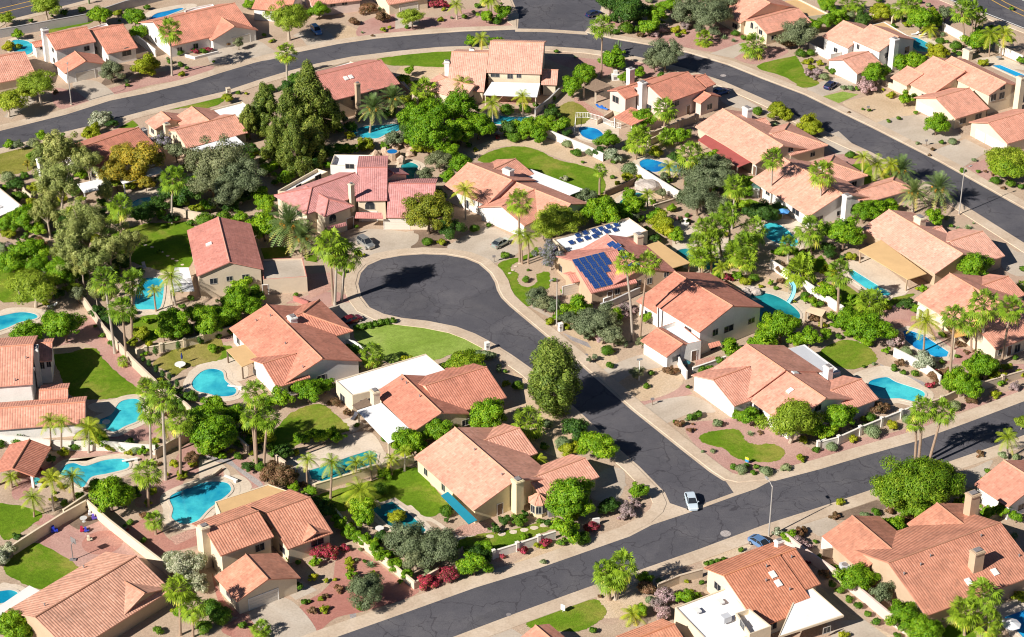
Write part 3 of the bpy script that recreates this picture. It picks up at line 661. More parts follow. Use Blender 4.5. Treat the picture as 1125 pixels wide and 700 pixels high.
# ---- beyond the top road
H('salmon tiled house cut off by the left edge above the curved road','the left-edge house','00','cream','r_salmon',[(-230,345,130,277,60,412,3.0)],feats=[('win',150,420)])
H('white two-storey house with tall round chimney and front gable garage by the curved road','the round-chimney house','00','white','r_salmon',
  [(238,182,447,139,400,232,5.2),(485,175,627,130,650,256,3.2),(375,265,448,313,315,361,2.8),(590,180,622,212,690,238,3.4),(165,215,240,195,190,242,2.9)],
  [([(440,150),(545,118),(565,140),(460,170)],3.6,{})],[(228,148,8.2,1.5,1.3,'white',0)],feats=[('gar',440,400,4.6,2.1),('win',445,248),('arch',650,275,2.2,.9),('win',215,240,.9,1.2),('win',220,305,.9,1.2)])
H('salmon tiled house with roof dormer and pool parapet behind the roadside fan palm','the dormer house','00','white','r_salmon',
  [(785,122,1205,27,960,218,3.1),(1112,78,1208,135,1057,188,2.8),(945,85,1045,72,1000,108,4.3)],[([(945,55),(995,38),(1090,20),(1110,45),(960,85)],4.2,{})],feats=[('gar',1235,180,4.8,2.1),('win',1000,115,1.6,.5),('arch',800,210,.9,.8)],awns=[([(990,40,3.4),(1085,22,3.4),(1110,48,3.2),(1000,75,3.2)],'flatwhite',{'posts':(3,)})])
H('house with white side wall half hidden by the pale palo verde at the top edge','the palo-verde house','10','white','r_salmon',[(300,-35,495,-18,590,72,3.2)],feats=[('win',345,60)])
H('grey walled house with dark windows at the top edge beside a pale car','the grey-walled house','10','pinkw','r_salmon',[(545,-40,800,-70,650,20,3.2)],feats=[('win',680,25),('win',740,15)])
H('cream house with dark garage door at the top edge left of the side road','the dark-garage house','10','cream','r_salmon',[(920,-50,1130,-85,1060,8,3.0)],feats=[('gar',1070,50,4.8,2.1),('win',900,20)])
H('brown two-storey house with slim chimney and skylights below the curved road','the skylight house','10','tanw','r_pink',
  [(590,394,930,310,860,470,5.2)],[([(562,370),(765,312),(860,340),(600,410)],3.4,{'wall':'beige'})],[(805,425,8.4,1.0,.9,'tanw',0)],feats=[('sky',747,403),('sky',772,396),('win',928,462),('win',870,470),('win',785,500),('win',690,560)])
H('cream two-storey house with white patio awning and broad plain roof at the top centre','the white-awning house','20','cream','r_peach',
  [(459,230,737,238,580,374,5.5),(262,288,450,297,400,468,3.1),(228,402,380,440,372,520,2.8,'hg',{'free':1}),(728,358,808,362,760,434,2.9)],
  [],[(238,312,6.6,1.1,1.1,'white',0),(366,250,6.0,1.0,.9,'white')],
  [([(468,420,3.5),(716,427,3.5),(700,497,2.9),(426,486,2.9)],'flatwhite',{'posts':(2,3)})],
  [('win',485,384,2.0,1.0),('win',562,390,1.2,1.2),('win',607,388,1.0,1.0),('door',560,515),('win',500,510,1.8,1.4),('win',640,515,2.0,1.4)])
H('salmon two-storey house with two tall chimneys and lavender side walls by a dark blue car','the two-chimney house','q','pinkw','r_salmon',
  [(440,238,742,132,720,322,4.9,'gg',{'e2':(470,190)}),(230,245,520,180,330,285,3.2),(185,272,300,243,265,343,4.6),(866,285,917,314,845,381,3.2),(800,175,880,153,935,235,4.9)],
  [],[(300,105,6.8,1.5,1.2,'white'),(392,210,7.6,1.5,1.5,'white',0)],
  [([(170,480,2.7),(305,402,3.7),(470,470,3.7),(310,545,2.7)],'r_salmon',{'posts':(0,3),'pm':'white'})],[('win',185,345,2.0,1.5),('win',442,405,1.5,1.2),('win',655,375),('win',640,490),('door',740,460)])
H('salmon tiled house with red metal patio roof and broad white chimney','the red-patio house','j','beige','r_peach',
  [(375,206,845,490,425,506,3.0),(760,400,850,372,1120,506,2.9,'gh'),(640,300,700,272,725,335,2.9)],[],[(568,196,6.3,1.9,1.3,'white')],
  [([(245,405,2.9),(605,612,2.9),(500,656,2.6),(188,446,2.6)],'redmetal',{'posts':(2,3)})],[('win',900,520),('door',625,670)])
H('cream house among cacti and olive trees above the curved road','the cactus-yard house','30','cream','r_peach',
  [(785,102,1015,42,950,148,3.1),(640,-70,905,8,690,105,3.2)],[([(885,10),(1010,-10),(1170,70),(1030,90)],3.2,{'top':'flattan'})],[(815,25,5.2,1.4,1.2,'white')],feats=[('arch',775,135,1.0,1.0),('win',820,165)])
H('white two-storey house with tall side chimney and navy car in its drive','the navy-car house','40','white','r_peach',
  [(330,126,478,190,330,243,5.3),(190,107,330,165,130,207,3.6),(190,306,325,263,335,358,2.8)],[([(330,130),(405,112),(530,185),(470,200)],3.4,{'top':'flattan','par':.1})],[(458,196,8.0,1.6,1.5,'white',0)],
  [],[('gar',205,380,5.0,2.1),('win',413,285,.9,1.3),('win',270,240,.8,1.1),('win',520,255,1.4,1.5)])
H('sprawling peach roofed house with arched dormer window near the upper right corner','the arched-dormer house','i','cream','r_peach',
  [(560,155,985,358,853,453,5.0,'gg',{'e2':(1083,377)}),(435,150,650,278,310,402,3.0),(235,225,330,295,100,320,2.9),(440,475,700,398,580,640,2.8),(500,240,605,222,583,336,4.4)],
  [],[(1100,310,8.0,1.5,1.4,'cream',0),(690,100,2.5,2.2,1.2,'cream',0)],[],[('arch',486,312,1.3,.6),('arch',955,400,1.5,.5),('win',885,470,1.5,1.5),('win',950,455,1.5,1.5),('gar',360,560,5.0,2.1)])
H('peach roofed house with triple garage door at the right edge','the triple-garage house','i','cream','r_peach',[(842,664,1200,562,952,838,2.9,'gg',{'e2':(640,682)})],[],[],[],[('gar',780,790,2.6,2.1),('gar',860,840,2.6,2.1),('gar',930,880,2.6,2.1)])
# ---- right block
H('salmon house with curved white chimney shaded by fan palms beside the upper right road','the curved-chimney house','n','white','r_peach',
  [(285,165,440,262,45,341,2.9),(430,256,750,440,265,478,2.9),(560,216,650,204,812,336,2.8,'gh'),(815,430,1125,343,960,500,2.9,'gh')],
  [],[(775,448,6.4,1.4,1.3,'white',0)],[],[('door',115,420),('win',380,575,2.2,1.4),('win',165,430)])
H('peach roofed house with brick coloured chimney and long tan patio roof by a lap pool','the tan-patio house','o','tanw','r_peach',
  [(220,62,718,360,40,190,3.0),(625,272,857,210,935,392,2.9),(500,195,580,176,610,225,3.2)],[],[(432,110,6.2,2.0,1.5,'cream')],
  [([(170,265,3.1),(475,490,3.1),(350,530,2.7),(20,335,2.7)],'flattan',{'posts':(2,3),'pm':'tanw'})],[])
H('salmon house behind four fan palms with a deep blue pool at the right','the four-palm house','p','cream','r_salmon',
  [(310,118,640,312,95,286,3.0),(495,203,690,138,780,262,2.9),(470,455,800,345,610,608,2.8)],[],[],
  [([(268,440,2.8),(345,400,3.0),(425,512,3.0),(345,530,2.7)],'orange_canvas',{'posts':(0,3)})],[('win',745,600,1.3,1.6),('door',695,600),('win',640,620)])
H('white two-storey house with open terrace over its garage','the terrace house','32','white','r_salmon',
  [(440,122,677,263,512,401,5.2),(376,86,560,195,190,240,3.2),(295,371,412,463,205,440,2.8,'gg',{'e2':(420,458)})],[([(296,372),(392,340),(515,440),(412,464)],3.9,{'par':.8,'cap':'r_salmon'})],[],
  [([(550,455,3.0),(608,440,3.3),(617,462,3.2),(560,478,2.8)],'r_salmon')],[('win',587,397,1.2,1.2),('win',656,378,2.2,1.2),('win',772,338,1.5,1.0),('win',580,490,1.6,1.3),('win',788,422,1.3,1.3),('door',478,525),('gar',275,520,5.0,2.1),('win',448,390,1.8,1.3)])
H('house with rooftop solar panels and white flat roof by the jacaranda','the solar house','s','tanw','r_pink',
  [(465,157,745,412,970,416,3.0),(195,355,545,275,445,587,3.0),(170,470,260,440,245,520,2.8)],[([(50,190),(635,28),(782,130),(205,320)],3.4,{'wall':'beige'})],[(712,155,5.6,1.6,1.3,'beige')],
  [([(735,245,3.1),(860,205,3.0),(1110,376,2.8),(975,416,2.9)],'flattan',{'posts':(1,2)})],
  [('sol',235+50*c+37*r+d,376-12.5*c+44*r,0,1.27,1.75) for r,(n,d) in enumerate(((5,0),(5,-3),(4,0),(3,0),(3,-3))) for c in range(n)]+
  [('sol',503,236),('sol',545,252),('sol',568,284),('sol',610,330),('sol',650,405),('sol',690,398)]+
  [('sol',x,y,.3,1.15,1.2) for x,y in ((195,230),(255,212),(315,195),(375,182),(300,155),(370,140),(425,125),(480,108),(540,95),(400,160),(465,145),(530,132),(245,175))]+[('win',795,515,1.0,1.2),('win',712,530,.9,1.1),('win',925,465,1.0,1.0),('win',548,595,1.0,1.3),('door',490,610),('gar',210,560,4.6,2.1)])
H('white corner house with grey flat roof strip above the kidney shaped lawn','the corner house','g','white','r_salmon',
  [(358,40,578,190,345,359,3.0),(575,192,806,347,387,362,2.9,'gg',{'e2':(970,362)}),(165,238,380,172,275,397,3.0),(835,302,1005,237,1050,370,2.8)],
  [([(580,70),(685,43),(888,195),(790,218)],3.1,{'top':'flatgrey','par':.08})],[(820,165,5.4,1.4,1.1,'white')],[],[('sky',603,305),('sky',630,203),('win',425,405,2.4,1.2),('gar',115,310,4.8,2.1),('win',760,400)])
# ---- middle
H('rose tiled two-storey villa with arched windows at the end of the cul-de-sac','the rose villa','v','cream','r_rose',
  [(300,325,632,207,640,390,5.2,'hg'),(395,425,280,300,235,450,5.2,'hg'),(645,172,880,168,740,422,5.0,'gg',{'free':1,'sl':.22}),(890,299,1250,301,950,553,3.0,'gg',{'free':1}),(585,372,530,300,500,440,4.6),(850,168,930,215,975,180,4.6,'gg',{'free':1})],
  [([(470,68),(770,72),(740,162),(440,150)],4.2,{'par':.9,'wall':'white'}),([(36,345),(335,176),(420,200),(120,350)],4.4,{'par':.7})],[(600,292,8.6,.9,.9,'cream')],
  [([(640,512,3.7),(838,516,3.7),(846,560,3.1),(628,556,3.1)],'r_rose'),([(400,625,3.6),(560,588,3.6),(566,612,3.0),(385,662,3.0)],'r_rose')],
  [('arch',745,475,1.9,.8),('arch',458,575,1.7,1.0),('gar',745,610,3.0,2.2),('gar',950,600,5.0,2.2),('door',590,560,1.6,2.6)])
H('tan two-storey house with pinkish gable roof and flat garage block by the cul-de-sac','the flat-garage house','11','beige','r_pink',
  [(92,458,150,690,318,702,5.2)],[([(317,675),(525,668),(547,765),(322,780)],3.3,{'cap':'r_pink','top':'drive'})],[],
  [([(-132,718,2.9),(-60,718,2.9),(-30,838,2.7),(-155,843,2.7)],'flatwhite',{'posts':(3,0)})],[('win',68,788),('win',150,775,1.1,.9),('win',232,765,1.2,.9),('door',335,850),('sky',45,600)])
H('salmon house with tan square awning and white chimney above a cyan pool','the tan-awning house','w','white','r_salmon',
  [(370,100,800,520,90,291,3.0),(480,212,650,172,980,322,2.8,'gh'),(335,553,600,485,437,745,2.9),(650,330,700,300,755,318,2.6)],[],[(567,192,6.2,1.5,1.3,'white')],
  [([(60,450,2.7),(212,405,2.9),(345,512,2.9),(182,582,2.7)],'flattan',{'posts':(0,3),'pm':'brownwood'})],[('win',790,665,1.5,1.0),('win',280,620,1.2,1.4),('vent',290,232),('vent',400,195),('vent',515,408),('vent',650,590)])
H('salmon house with long white flat roof and white patio cover beside the round lawn','the white-flat-roof house','x','cream','r_salmon',
  [(570,221,876,514,650,653,3.0),(748,306,1225,164,1300,420,2.9)],[([(62,265),(752,60),(935,212),(190,382)],3.4,{'par':.15,'wall':'cream'})],[(362,342,5.4,1.4,1.2,'cream',0)],
  [([(225,497,2.8),(412,436,3.0),(655,660,3.0),(470,752,2.8)],'flatwhite',{'posts':(0,3)}),([(190,455,2.5),(300,400,2.6),(350,450,2.6),(225,492,2.5)],'brownwood')],[('win',115,400,1.6,1.2),('vent',570,265),('vent',605,293),('vent',708,395),('win',1060,590)])
H('salmon house with turquoise fabric awning and round bay window on the corner lot','the turquoise-awning house','23','yellow','r_peach',
  [(278,231,592,500,65,379,3.0),(425,298,612,234,640,386,2.8),(650,492,955,394,860,546,2.8)],[],[(600,497,6.4,1.5,1.4,'yellow',0)],
  [([(243,560,2.9),(392,706,2.9),(350,726,2.3),(208,580,2.3)],'blue_canvas')],[('win',545,690,1.0,1.3),('door',510,690),('win',130,460,1.0,1.2),('win',220,540,1.0,1.2),('vent',380,350),('vent',520,478)])
H('peach roofed house with white patio roof below the large curved lawn','the curved-lawn house','h','white','r_peach',
  [(210,86,515,208,50,253,3.4),(505,214,928,368,1075,377,3.0),(440,385,680,268,590,528,3.0),(385,130,545,60,668,168,2.9)],[],[(490,128,6.4,2.0,1.4,'white')],
  [([(640,128,3.0),(1012,270,2.7),(915,308,2.7),(600,200,3.0)],'flatwhite',{'posts':(1,2)})],[('gar',450,500,5.0,2.1),('win',205,370,1.0,1.8),('win',420,250,1.8,.5)])
# ---- left block
H('house with plain salmon roof behind the golden acacia','the golden-acacia house','01','white','r_salmon',[(395,112,712,2,795,135,3.0)],[],[(735,8,5.4,1.2,1.1,'white'),(205,158,6.4,1.3,1.1,'white',0)],
  [([(600,250,2.9),(815,200,2.9),(840,228,2.7),(630,290,2.7)],'flatwhite',{'posts':(2,3)}),([(395,290,2.9),(520,262,2.9),(560,310,2.7),(430,335,2.7)],'flatwhite',{'posts':(2,3)})])
H('salmon house with white flat roof and white patio cover beside the tall pines','the pine-side house','m','cream','r_salmon',
  [(365,373,830,254,885,400,3.0),(478,192,645,295,300,245,3.0),(265,227,330,290,125,297,2.9)],[([(630,215),(880,150),(925,180),(910,275),(830,262),(700,275)],3.3,{})],[(300,320,5.2,1.2,1.0,'cream')],
  [([(480,515,2.9),(830,415,2.9),(905,482,2.6),(640,562,2.6)],'flatwhite',{'posts':(2,3)})])
H('flat white roofed house cut by the left edge among shrubs','the left flat-roof house','01','beige','r_pink',[],[([(-120,250),(0,310),(117,405),(-60,480)],3.4,{'par':.5,'wall':'pinkw'})],[],[],[('sky',-5,410)])
H('white two-storey house with salmon roofs at the left edge casting shade on its lawn','the left two-storey house','k','white','r_salmon',
  [(-260,97,258,61,305,357,5.2),(255,52,402,45,408,183,4.8),(300,408,522,404,500,470,3.3,'gg',{'w2v':4.5}),(-240,560,655,512,300,690,2.8,'gg',{'e2':(300,480)}),],[],[(272,80,7.6,.8,2.0,'white',0)],[],[('win',325,220,.7,1.3),('win',375,210,.7,1.1),('vent',200,168),('vent',265,255),('vent',118,340)],auto=False)
H('open salmon tiled garden pavilion on white posts beside a pool','the tiled pavilion','03','white','r_salmon',[(152,292,62,442,256,346,2.6)],cat='pavilion',open_=True,auto=False)
H('large salmon house in the bottom left corner with dark courtyard recess','the bottom-left house','04','tanw','r_brown',
  [(180,598,700,284,858,470,2.9,'gg',{'e2':(400,345)}),(632,417,748,473,690,655,2.8)],[],[],
  [([(-40,565,2.8),(150,435,2.8),(210,465,2.6),(0,590,2.6)],'paint',{'th':.12})],[('win',765,640,1.3,1.5),('win',845,585,1.2,1.5),('vent',230,540),('vent',430,345)])
H('two-storey house with brown tile roof and arched front window on red gravel','the red-gravel house','14','cream','r_brown',
  [(25,150,298,53,355,192,4.9),(330,62,568,-14,510,228,3.2),(535,113,605,162,520,225,3.2),(225,279,356,401,82,399,2.8),(310,70,430,110,350,160,3.4,'gg')],
  [([(75,5),(350,-85),(490,-35),(110,80)],3.3,{'top':'flattan','par':.1})],[(18,128,7.6,1.3,1.3,'cream',0)],[],[('gar',325,510,4.9,2.1),('arch',600,215,2.2,.9),('win',305,240,1.5,1.2),('win',65,325,.9,1.3),('door',440,200)])
# ---- bottom and right bottom
H('white house with orange tile roof and wide white flat roofs near the bottom','the orange-roof house','u','cream','r_orange',
  [(385,215,790,66,915,267,3.5,'gg',{'e2':(250,193)}),(385,216,700,99,765,440,2.6,'gg',{'dz':-.04,'e2':(330,200)})],
  [([(110,395),(400,285),(620,520),(330,625)],3.3,{'par':.2}),([(450,428),(530,402),(652,500),(530,545)],4.4,{'par':.9}),([(690,560),(800,300),(885,287),(1060,440)],3.2,{'par':.1,'zb':2.85,'name':'carport_roof'})],[(695,18,5.8,1.1,.9,'white')],
  [],[('sky',660,213),('sky',690,262),('vent',625,170),('vent',622,250),('vent',765,118),('vent',755,300),('sky',365,365),('sky',235,415),('ac',395,470),('win',350,280,1.6,1.2)])
H('large peach roofed house with two tan chimneys and skylights in the bottom right corner','the bottom-right house','44','tanw','r_brown',
  [(425,319,1000,112,605,597,3.0),(228,80,455,248,95,190,2.9),(672,12,815,125,535,130,2.9)],[],[(882,255,7.9,1.8,1.4,'tanw'),(860,-38,8.0,1.8,1.5,'tanw')],
  [],[('sky',835,418),('sky',970,368),('vent',505,380),('vent',590,333),('vent',640,288),('vent',900,185),('vent',1095,288),('gar',110,240,2.5,2.1)])
H('peach roofed white house at the right edge below the cross road','the right-edge house','43','white','r_peach',[(1015,400,1195,515,855,517,3.0)],[],[],[],[('win',1010,620)])
H('orange roofed house showing only its ridge at the bottom edge','the bottom-edge house','P','cream','r_orange',[(690,705,741,685.5,755,705,2.9)])
H('small gable of a salmon house rising from the bottom edge below the oval lawn','the bottom gable house','P','cream','r_salmon',[(588,687,613,708,574,701,2.8)])
# turret of the bay window
def turret():
    h=[o for o in bpy.data.objects if o.get('label','').startswith('salmon house with turquoise')][0]; org=np.array(h.location); f=fr('23')
    c=G(*f(708,600),2.7)[:2]; n=8; R=1.75; w=MB(); r=MB()
    ring=lambda q,z:[p3(c+q*np.array([math.cos(2*math.pi*(k+.5)/n),math.sin(2*math.pi*(k+.5)/n)]),z) for k in range(n)]
    a,b_=ring(R-.35,0),ring(R-.35,2.7); wf=[]
    for k in range(n):
        l=(k+1)%n; w.face([a[k],a[l],b_[l],b_[k]],0); nr=np.cross(a[l]-a[k],[0,0,1]); wf.append(dict(p=[a[k],a[l],b_[l],b_[k]],n=nr/np.linalg.norm(nr)))
    w.build('bay',['yellow'],h,org); e=ring(R,2.65)
    for k in range(n):
        l=(k+1)%n; r.slab([p3(c,3.9),e[k],e[l]],.12,0,[(0,0),(-.6,1.9),(.6,1.9)],1); r.tube([p3(c,3.93),e[k]+np.array([0,0,.03])],.07,5,2)
    r.build('bay_roof',['r_peach','r_peach','ridge_peach'],h,org)
    for q in wf:
        if q['n']@np.array([0,-1,0])>.3: window(h,org,np.mean(q['p'],axis=0)+np.array([0,0,.1]),q['n'],.8,1.3)
turret()
# ------------------------------------------------------------------ pools
PN=[0]
def pool(label,desc,fk,s,mat='water_cyan',smooth=True,deck=1.5,cop='coping'):
    P=[G(*q)[:2] for q in pl(s,fk)]
    if smooth: P=catmull(P,True,5)
    if area2(P)<0: P=P[::-1]
    PN[0]+=1; e=.0012*(PN[0]%7)
    if deck:
        D=offset(P,deck); m=MB(); m.face([p3(p,.048+e) for p in D]); tag(m.build('pool_deck','deck'),kind='structure')
    c=np.mean(P,axis=0); org=p3(c,0); root=empty('swimming_pool',org,label,'pool','backyard swimming pools')
    O=offset(P,.38); I=offset(P,-.06); n=len(P); m=MB()
    for i in range(n):
        j=(i+1)%n
        m.face([p3(O[i],.14),p3(O[j],.14),p3(I[j],.14),p3(I[i],.14)],0); m.face([p3(O[i],0),p3(O[j],0),p3(O[j],.14),p3(O[i],.14)],0); m.face([p3(I[j],.05),p3(I[i],.05),p3(I[i],.14),p3(I[j],.14)],0)
    m.build('coping',cop,root,org); w=MB(); w.face([p3(p,.062+e) for p in P]); w.build('water',mat,root,org)
    x,y,_=proj(org); rad=math.sqrt(abs(area2(P))/3.14); POOLS.append((P,c))
    if desc: ANCH.append((desc,x,y,c,rad))
    return root
POOLS=[]
pool('small turquoise pool behind the round-chimney house below the highway wall',None,'00','60,215 110,205 165,225 170,265 130,285 75,270','water_cyan')
pool('blue pool on a white deck behind the dormer house at the top','the top-edge pool','00','770,98 800,72 870,55 930,42 935,52 850,85 800,112','water_blue')
pool('turquoise pool partly hidden under date palms behind the skylight house','the date-palm pool','11','780,20 850,-5 930,-10 1010,-15 1040,10 960,35 900,60 800,50')
pool('kidney turquoise pool in front of the white-awning house','the white-awning pool','20','405,605 470,590 560,600 655,600 660,615 580,635 480,640 425,630')
pool('bright blue round-ended pool inside a white safety fence','the fenced blue pool','21','915,5 960,0 1010,10 1042,40 1030,62 985,68 930,45','water_blue')
pool('blue pool with a round shallow end behind the red-patio house','the red-patio pool','31','198,180 240,163 300,175 370,195 420,190 435,215 400,235 330,225 270,232 215,215','water_blue')
pool('small teal grotto pool beside a grey boulder','the grotto pool','31','95,390 140,350 190,335 222,350 215,385 150,395','water_teal')
pool('teal pool in deep palm shade beside the solar house',None,'31','385,640 450,622 520,650 600,680 610,720 520,730 420,690','water_teal')
pool('turquoise pool in front of the curved-chimney house','the curved-chimney pool','31','835,505 890,490 950,520 1010,580 1000,612 940,605 850,570')
pool('long narrow rectangular turquoise lap pool beside the tan-patio house','the lap pool','42','218,88 245,80 440,200 425,214 350,205 240,125','water_cyan',False)
pool('deep blue pool beside a pink oleander at the four-palm house','the deep blue pool','42','495,395 520,385 600,410 735,500 725,525 670,530 560,480 500,430','water_blue',False)
pool('cyan pool next to the white block wall on the cross road','the roadside pool','42','320,660 410,628 470,655 600,700 605,735 560,755 480,740 380,735')
pool('dark teal free-form pool with a curved white slide behind the terrace house','the slide pool','32','720,205 800,195 880,205 960,245 1020,300 1010,335 930,320 850,345 760,370 760,290 730,240','water_teal')
pool('turquoise pool reaching under the white patio cover of the flat-garage house','the patio-side pool','02','690,240 720,135 790,118 840,140 825,270 760,283 700,280')
pool('cyan pool cut off by the left edge behind clipped trees','the left-edge pool','02','-60,320 0,315 105,295 180,305 188,328 100,350 30,380 -60,400')
pool('cyan free-form pool on a pale deck beside the tan-awning house','the tan-awning pool','12','0,605 60,585 115,600 130,645 185,690 170,722 100,730 40,715 -20,700 -45,660')
pool('turquoise pool with a float half in the shade of the left two-storey house','the shaded-end pool','03','620,100 715,92 725,185 640,230 580,258 515,225 510,195 570,165')
pool('turquoise pool with a narrow waist beside the tiled pavilion','the pavilion pool','03','330,430 380,415 440,430 540,400 640,395 660,440 560,470 470,490 430,540 390,525 350,490 300,475')
pool('bright blue curved pool on a peninsula deck above the red-gravel house','the curved blue pool','03','870,590 960,545 1050,515 1110,510 1170,520 1185,560 1130,610 1070,655 1010,715 940,730 880,700 885,650','water_cyan')
pool('long teal pool with spa and small palms behind the white-flat-roof house','the teal spa pool','13','555,455 640,430 760,385 870,350 910,370 900,420 800,450 700,490 640,515 570,500','water_teal',False)
pool('square dark teal pool behind the turquoise-awning house','the square pool','13','875,650 985,612 1090,690 1160,760 1130,790 1060,770 960,735','water_teal',False,1.2)
pool('turquoise pool corner under the white slatted patio at the left edge',None,'04','-60,475 0,465 60,460 95,480 60,515 -40,535')
pool('blue pool in the bottom right corner below two fan palms','the bottom-right pool','44','1015,600 1120,562 1200,560 1200,700 1120,712','water_blue',False)
pool('turquoise pool behind the navy-car house at the top right','the navy-car pool','40','525,205 570,195 655,240 640,265 570,262')
pool('blue pool behind the arched-dormer house at the right edge','the right-edge pool','40','955,338 1000,335 1120,385 1180,410 1090,400','water_blue',False,.8)
pool('dark green rock pool with boulder falls beside the rose villa','the boulder pool','11','1030,195 1075,180 1118,200 1100,240 1090,290 1050,285 1035,240','water_teal')
pool('small turquoise pool below the golden acacia',None,'01','675,390 720,365 780,362 790,395 750,425 695,420')
# ---- spa, boulders
f11=fr('11')
def rock(p,r,h,label,mat='boulder',group=None,seed=0):
    rr=random.Random(seed); bm=__import__('bmesh').new(); __import__('bmesh').ops.create_icosphere(bm,subdivisions=2,radius=1)
    for v in bm.verts:
        v.co*=rr.uniform(.78,1.12); v.co.x*=r*rr.uniform(.95,1.05); v.co.y*=r*.85; v.co.z=v.co.z*h*.62+h*.3
    me=bpy.data.meshes.new('boulder'); bm.to_mesh(me); bm.free(); me.materials.append(M[mat]); o=bpy.data.objects.new('boulder',me); COL.objects.link(o); o.location=(p[0],p[1],0); o.rotation_euler[2]=rr.uniform(0,6)
    PLAIN.append((o,label,'boulder',group)); return o
PLAIN=[]   # things whose label is finished from where they stand: (object, look, category, group)
k=0
for s in ('900,150','925,180','1000,110 ','1060,100','1090,120','1050,75','1110,90','1010,150','960,165','880,185','1120,60','1075,145','1030,185','945,140'):
    q=pl(s,'11')[0]; k+=1; rock(G(*q),random.Random(k).uniform(.9,1.7),random.Random(k+9).uniform(1.0,2.2),'tan boulder','boulder','boulders round the rock pool',k)
rock(G(*pl('240,320','31')[0]),3.0,2.6,'large grey-brown boulder','greyrock',None,51)
for s in ('770,190','800,205','745,215','740,200'): k+=1; rock(G(*pl(s,'32')[0]),1.2,1.4,'pale boulder','greyrock','pool waterfall boulders',k)
# spa on a plinth
c=G(*pl('985,160','11')[0]); e=empty('hot_tub',c,'raised stone hot tub with blue water among boulders beside the rose villa','hot tub'); m=MB(); q=[(c[0]+1.5*math.cos(a),c[1]+1.5*math.sin(a)) for a in np.linspace(0,2*math.pi,12,endpoint=False)]
m.prism(q,0,1.7); m.build('tub','boulder',e,c); m=MB(); m.face([(c[0]+1.1*math.cos(a),c[1]+1.1*math.sin(a),1.72) for a in np.linspace(0,2*math.pi,16,endpoint=False)]); m.build('water','water_blue',e,c)
# ------------------------------------------------------------------ garden walls
def gwall(fk,s,look='tan block garden wall',mat='blockwall',h=1.8,th=.25,pil=0,closed=False):
    P=[G(*q)[:2] for q in pl(s,fk)]; a=offset(P,th/2,closed); b=offset(P,-th/2,closed); c=np.mean(P,axis=0); org=p3(c,0); m=MB(); n=len(P)
    for i in range(n-1):
        m.prism([a[i],a[i+1],b[i+1],b[i]],0,h)
    e=empty('garden_wall',org,None,None); m.build('panel',mat,e,org); k=MB(); a2=offset(P,th/2+.05,closed); b2=offset(P,-th/2-.05,closed)
    for i in range(n-1): k.prism([a2[i],a2[i+1],b2[i+1],b2[i]],h+.003,h+.09,bottom=True)
    k.build('coping',mat,e,org)
    if pil:
        L=0
        for i in range(n-1):
            d=P[i+1]-P[i]; l=np.linalg.norm(d); d/=l
            for t in np.arange(.3,l,pil):
                x=P[i]+d*t; q=MB(); q.box(x,d,[-d[1],d[0]],.5,.5,0,h+.25); q.box(x,d,[-d[1],d[0]],.6,.6,h+.253,h+.36); q.build('pillar',mat,e,org)
    PLAIN.append((e,look,'garden wall','garden walls between the lots')); return e
